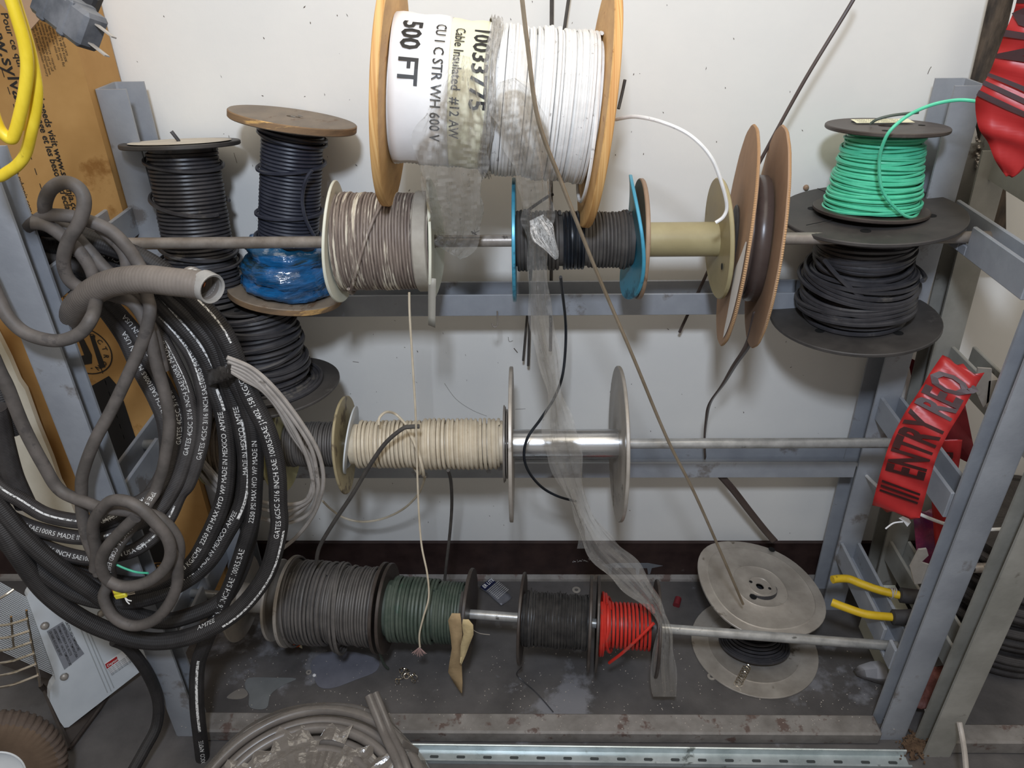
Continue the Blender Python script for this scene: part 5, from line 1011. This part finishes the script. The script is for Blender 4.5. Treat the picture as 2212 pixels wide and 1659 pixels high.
film([(1000, 120, -.385, .010), (990, 190, -.40, .030), (985, 260, -.40, .045), (975, 330, -.39, .052), (978, 400, -.37, .048), (985, 460, -.34, .042), (985, 510, -.30, .036), (968, 545, -.27, .028)], 'clear_film', 'wide crinkled clear film hanging from the left of the largest spool to the top rod', M_film, 19, .016, 3)
film([(1096, 172, -.39, .012), (1108, 215, -.395, .036), (1128, 270, -.395, .034), (1148, 340, -.39, .030), (1158, 410, -.37, .026), (1162, 470, -.345, .026), (1160, 520, -.335, .016), (1162, 600, -.33, .018), (1168, 680, -.32, .020), (1184, 770, -.33, .020), (1198, 850, -.34, .014), (1208, 920, -.345, .030), (1222, 1000, -.345, .030), (1248, 1080, -.345, .018), (1268, 1130, -.35, .020), (1300, 1185, -.355, .030), (1352, 1235, -.37, .034), (1400, 1290, -.39, .020), (1424, 1325, -.405, .012), (1436, 1368, -.42, .016), (1432, 1430, -.43, .024), (1436, 1505, -.43, .026)], 'clear_film', 'long twisted film strip hanging from the largest spool down past the red spool', M_film2, 13, .011, 5)
film([(1158, 470, -.35, .012), (1175, 505, -.36, .018), (1196, 545, -.355, .008), (1202, 560, -.35, .003)], 'clear_film', 'small twisted film tab over the teal spool windings', M_film, 9, .008, 8)
film([(1256, 1120, -.34, .004), (1257, 1150, -.34, .006), (1258, 1185, -.34, .010)], 'clear_film', 'tiny torn film shred hanging in front of the dark base board', M_film, 5, .004, 9)

# paper scrap on the lowest rod
tSc = thing('paper_scrap', 'torn brown paper scrap hanging from the lowest rod beside the green spool', 'paper', P(990, 1490, y=-.42))
g = G(); g.sheet([[P(u + du * (k - 1), v, y=-.415 + .006 * math.sin(i * 1.3 + k)) for k in range(3)] for i, (u, v, du) in enumerate(((985, 1325, 9), (982, 1340, 14), (986, 1370, 13), (986, 1400, 10), (984, 1430, 13), (983, 1452, 15), (990, 1475, 9), (997, 1497, 1)))]); build('paper_strip', g, M_bag, tSc, solid=.0012, angle=180)
g = G(); g.sheet([[P(u + du * (k - 1), v, y=-.425 + .005 * math.sin(i * 1.7 + k)) for k in range(3)] for i, (u, v, du) in enumerate(((1006, 1338, 6), (1010, 1350, 12), (1012, 1370, 11), (1004, 1395, 9), (1000, 1415, 6), (995, 1435, 2)))]); build('paper_strip', g, mat('pale_scrap', (188,166,122), (204,184,140), .75, scale=20, bump=.5, bscale=40), tSc, solid=.0012, angle=180)
g = G()
for k in range(3): ring(g, on_line(R3L, R3R, 1002 + 3 * k), R3R - R3L, 0, .0125 + .001 * k, .0010, tilt=.004, phase=k, n=24)
g.tube(path([(1012, 1340, -.41), (1020, 1358, -.40), (1036, 1368, -.39), (1058, 1371, -.38)]), .0009, 5); build('thin_tie_wire', g, M_dsteel, tSc)

# ================================================ small things on the floor
def onf(name, g, mt, label, cat, grp=None, **k): o = build(name, g, mt, **k); return tag(o, label, cat, grp)
A4 = [P(u, v, z=.002) for u, v in ((1060, 1250), (1106, 1291), (1083, 1309), (1036, 1270))]
tPk = onf('foil_packet', G().sheet([[A4[0] * (1 - f) * (1 - h) + A4[1] * f * (1 - h) + A4[2] * f * h + A4[3] * (1 - f) * h + np.array([0, 0, .005 * math.sin(3.1 * f) + .0015 * math.sin(9 * f + 5 * h)]) for h in np.linspace(0, 1, 5)] for f in np.linspace(0, 1, 9)]), mat('dusty_foil', (92,92,98), (112,112,118), .35, scale=20, bump=.3, metal=.2), 'small dusty grey foil packet with dark blue lettering on the floor by the wall', 'packet', solid=.001, angle=180)
def Q(f, h, z_=.009): return A4[0] * (1 - f) * (1 - h) + A4[1] * f * (1 - h) + A4[2] * f * h + A4[3] * (1 - f) * h + np.array([0, 0, z_])
g = G(); g.prism([Q(.02, .02, .0045), Q(.26, .02, .006), Q(.26, .98, .006), Q(.02, .98, .0045)], (0, 0, .0006)); build('blue_band', g, mat('navy_print', (30,34,66), rough=.4, bump=0), tPk, smooth_=False)
Xt = nrm(A4[0] - A4[3]); Yt = nrm(A4[0] - A4[1]); g = G(); text_plane(g, 'ER LITE', Q(.2, .92, .0082), Xt, Yt, .0165, .02, sx=.72); build('packet_text', g, M_paper, tPk, smooth_=False)
g = G()
for k in range(8): text_plane(g, 'usage directions and cautions', Q(.34 + .065 * k, .93, .0085), Xt, Yt, .0050, 0, sx=.75)
build('packet_text', g, M_paper, tPk, smooth_=False)
g = G(); q = np.random.default_rng(3)
pts = [(858, 1472), (866, 1466), (872, 1458), (868, 1449), (874, 1444), (880, 1452), (878, 1460), (886, 1460), (892, 1458), (896, 1464), (893, 1470)]
for k, (u, v) in enumerate(pts):
    c = P(u, v, z=.006); a_ = k * 1.9; ax_ = nrm((math.cos(a_) * .8, math.sin(a_) * .8, .7)); ring(g, c, ax_, 0, .0062, .0011, tilt=0, n=22, sides=5)
onf('bead_chain', g, M_chrome, 'little heap of bright jack chain links lying on the floor', 'chain')
for (u, v, R_, lb) in ((667, 1453, .0065, 'small dark nut on the floor left of the chain'), (1245, 1275, .011, 'flat ring washer on the floor behind the black wire spool'), (1537, 1462, .010, 'flat ring washer on the floor in front of the steel spool')):
    onf('washer', G().lathe(P(u, v, z=.001), (0, 0, 1), [(R_ * .45, 0), (R_, 0), (R_, .002), (R_ * .45, .002)], 24, closed=True), M_dsteel, lb, 'washer')
onf('pebble', G().lathe(P(679, 1459, z=.003), (0, 0, 1), [(0, -.003), (.004, -.001), (.0045, .001), (.002, .004), (0, .004)], 8), M_paper, 'small white crumb on the floor beside the dark nut', 'crumb')
onf('red_sleeve', G().lathe(P(1463, 1300, z=.008), (.35, .9, .1), [(0, -.012), (.009, -.012), (.0085, .012), (.007, .013), (0, .010)], 16), mat('dull_red_plastic', (112,34,40), rough=.5), 'small dull red plastic cap on the floor near the steel spool', 'cap')
tNt = onf('wire_nut', G().lathe(P(641, 1390, z=.012), (.1, -.75, .5), [(0, -.008), (.009, -.008), (.0095, 0), (.006, .002), (.005, .006), (0, .006)], 16), mat('orange_plastic', (188,74,28), (204,90,40), .45), 'small orange connector under the fat grey spool', 'connector')
g = G(); g.prism([P(u, v, z=.003) for u, v in ((640, 1394), (652, 1392), (653, 1401), (646, 1398))], (0, 0, .001)); onf('paper_scrap', g, M_paper2, 'cream paper corner beside the small orange connector', 'paper', smooth_=False)
cs = P(1614, 1440, z=.016); ce = P(1593, 1480, z=.014); th = np.linspace(0, 2 * PI * 8, 200); us = nrm(ce - cs); v1, w1 = perp(us); f = th / th[-1]
onf('coil_spring', G().tube(cs + (ce - cs) * f[:, None] + .0085 * (np.cos(th)[:, None] * v1 + np.sin(th)[:, None] * w1), .0010, 5), M_chrome, 'small bright coil spring lying on the lower disc of the steel spool', 'spring')
rows = [[P(u, v, z=z_) for u, v, z_ in r_] for r_ in (((1844, 1446, .03), (1856, 1437, .05), (1880, 1429, .06), (1899, 1427, .06)), ((1848, 1452, .028), (1868, 1447, .058), (1895, 1444, .052), (1914, 1440, .05)), ((1852, 1459, .02), (1872, 1462, .03), (1895, 1466, .035), (1920, 1466, .03)), ((1866, 1466, .004), (1880, 1470, .012), (1898, 1476, .01), (1918, 1480, .01)))]
onf('crumpled_paper', G().sheet(rows), mat('dusty_white_paper', (158,156,158), (176,174,176), .6, scale=10), 'folded dusty white paper cup on the floor by the right front post', 'paper', solid=.001, angle=25)
g = G(); g.tube([P(1797 + 0, 1252, z=.25), P(1790, 1250, z=.2)], .003, 5)
g = G(); q = np.random.default_rng(31)
for _ in range(420):
    u_, v_ = q.uniform(440, 1900), q.uniform(1395, 1535); p_ = P(u_, v_, z=.0006); s = q.uniform(.0005, .0013); a_ = q.uniform(0, 3); g.box(p_, (s * 2, s, s), R=np.array([[math.cos(a_), -math.sin(a_), 0], [math.sin(a_), math.cos(a_), 0], [0, 0, 1]]))
for _ in range(120):
    u_, v_ = q.uniform(380, 1960), q.uniform(1560, 1600); p_ = P(u_, v_, z=.0365); s = q.uniform(.0005, .0011); p_[1] = q.uniform(-.493, ys0 - .003); g.box(p_, (s * 2, s, s))
o = build('floor_grit', g, mat('pale_grit', (190,180,168), rough=.8, bump=0), smooth_=False); tag(o, 'pale grit and dust specks scattered on the floor and sill', 'grit', kind='stuff')
g = G()           # a few flaked paint patches with their own outline
def patch(pts, z_=.0006): c = smooth([P(u, v, z=z_) for u, v in pts], 4, closed=True); g.prism(list(c), (0, 0, .0004))
patch([(672, 1432), (700, 1410), (760, 1408), (815, 1425), (812, 1450), (770, 1468), (720, 1486), (690, 1484), (678, 1462)])
onf('worn_floor_patch', g, mat('bluish_patch', (98,98,106), (110,110,118), .55, scale=18, bump=.1), 'bluish worn patch on the floor under the grey and green spools', 'floor patch')
g = G(); patch([(537, 1465), (590, 1464), (640, 1466), (612, 1480), (585, 1500), (575, 1530), (540, 1528), (538, 1500), (530, 1485)]); onf('worn_floor_patch', g, mat('greenish_patch', (104,106,106), (114,116,116), .55, scale=18, bump=.1), 'greenish grey bare patch on the floor left, near the front sill', 'floor patch')
g = G(); patch([(490, 1508), (505, 1494), (525, 1487), (536, 1500), (520, 1510)]); patch([(484, 1525), (510, 1515), (540, 1516), (538, 1530), (500, 1532)]) if 0 else None; onf('worn_floor_patch', g, mat('beige_patch', (116,110,104), (124,118,110), .6, scale=18, bump=.1), 'small beige bare patch on the floor at the far left behind the sill', 'floor patch')

# galvanised slotted track on the floor in front of the rack
tTr = thing('slotted_track', 'long galvanised slotted track lying on the floor in front of the rack', 'track', (P(1400, 1625, z=0)))
a0, a1 = P(852, 1606, z=.018), P(1957, 1620, z=.018); b0, b1 = P(880, 1641, z=.016), P(1963, 1652, z=.016); ul = nrm(a1 - a0); L0 = np.linalg.norm(a1 - a0); wv_ = nrm((b0 - a0) - (b0 - a0) @ ul * ul); wd = abs((b0 - a0) @ wv_)
prof = [(0, 0), (.004, .0), (.0045, -.014), (wd - .004, -.014), (wd - .0035, -.001), (wd, -.001), (wd, -.003), (wd - .002, -.003), (wd - .0025, -.016), (.003, -.016), (.002, -.003), (0, -.003)]
g = G(); n = len(prof); A_ = [a0 + wv_ * x_ + Z * z_ for x_, z_ in prof]; g.add(A_ + [q_ + ul * L0 for q_ in A_], [(i, i + n, (i + 1) % n + n, (i + 1) % n) for i in range(n)]); build('track_body', g, M_gtrack, tTr, angle=25)
g = G(); g.tube([a0 + wv_ * .002 + Z * .0005, a1 + wv_ * .002 + Z * .0005], .0025, 8); build('rolled_lip', g, M_gtrack, tTr)
M_slot = mat('slot_shade', (58,62,62), rough=.6, bump=0)
for k in range(19):
    c = a0 + ul * (.030 + k * (L0 - .05) / 18.2) + wv_ * wd * .55 - Z * .0136; g = G(); pts_ = [c + ul * (.0065 * math.copysign(1, math.cos(t_)) + .0028 * math.cos(t_)) + wv_ * .0032 * math.sin(t_) for t_ in np.linspace(0, 2 * PI, 16, endpoint=False)]
    g.prism(pts_, (0, 0, .0003)); build('slot', g, M_slot, tTr, smooth_=False)

# grey tubing coil wrapped in dirty film at the bottom edge
cC = P(655, 1800, z=.085); tCo = thing('tubing_coil', 'coil of grey plastic tubing wrapped in torn dirty film at the bottom edge', 'coil', cC * np.array([1, 1, 0]))
ax = nrm((0.0, -.20, .98)); v, w = perp(ax); q = np.random.default_rng(8)
pt_ = P(655, 1548, z=.09); R0 = abs((pt_ - cC) @ (np.cross(ax, X))) ; R0 = np.linalg.norm((pt_ - cC) - (pt_ - cC) @ ax * ax)
for k in range(5):
    g = G(); ring(g, cC - ax * (.012 * (k % 2)), ax, 0, R0 - .010 - .0205 * k, .0105, tilt=.004, phase=k * 1.3, n=120, sides=12); build('tubing_turn', g, M_pvc, tCo)
g = G(); rows = []
for i in range(121):
    th = 2 * PI * i / 120; rr_ = [0.02, .05, .085, .12, .145, .165, R0 * .80, R0 * .87, R0 * .93, R0 * .985, R0 * 1.015, R0 * 1.03]; row = []
    for k, r_ in enumerate(rr_):
        bp = (.016 if 6 <= k <= 9 else .010 if k < 6 else .006 if k == 10 else -.012); row.append(cC + ax * (bp + (q.normal(0, .0022) if k < 7 else q.normal(0, .0003)) + .0018 * math.sin(th * 9 + k * 1.7)) + r_ * (1 + .012 * math.sin(th * 7 + k)) * (math.cos(th) * v + math.sin(th) * w))
    rows.append(row)
for k in range(12): rows[-1][k] = rows[0][k]
go = G(); go.sheet([r_[8:] for r_ in rows]); build('clear_overwrap', go, M_filmc, tCo, angle=180); gs = G(); gs.sheet([r_[:6] + [r_[5] + (r_[7] - r_[5]) * (.5 + .5 * math.sin(i_ * .9) * math.sin(i_ * .37))] for i_, r_ in enumerate(rows)])
keep = []
for i, f_ in enumerate(gs.f):
    c = np.mean([gs.v[j] for j in f_], axis=0); uu, vv_, _ = proj(c)
    hole = (680 < uu < 742 and abs(vv_ - (1598 + (uu - 680) * .42)) < 9) or (745 < uu < 800 and 1585 < vv_ < 1612 and q.random() < .5) or (490 < uu < 512 and 1612 < vv_ < 1640)
    if not hole: keep.append(i)
gs.f = [gs.f[i] for i in keep]; gs.uv = [gs.uv[i] for i in keep]; gs.m = [gs.m[i] for i in keep]
build('torn_film', gs, M_film3, tCo, angle=12)
g = G(); tp = smooth([P(797, 1503, y=-.50), P(812, 1540, y=-.53), P(832, 1590, y=-.57), P(856, 1640, y=-.62), P(872, 1690, y=-.66)], 8); g.tube(tp, .0095, 12, cap=False); g.lathe(tp[0], tp[0] - tp[2], [(.0095, 0), (.0078, .0003), (.0078, -.02), (0, -.02)], 14)
g.tube(tp + np.array([.0125, .005, .002]), .0080, 12); build('loose_tubing', g, M_pvc, tCo, label='two stiff free ends standing up at the right')
g = G(); g.prism([P(872, 1598, y=-.60), P(905, 1620, y=-.60), P(895, 1680, y=-.60), P(850, 1660, y=-.60)], (0, .002, 0)); build('film_flap', g, M_film3, tCo, smooth_=False)
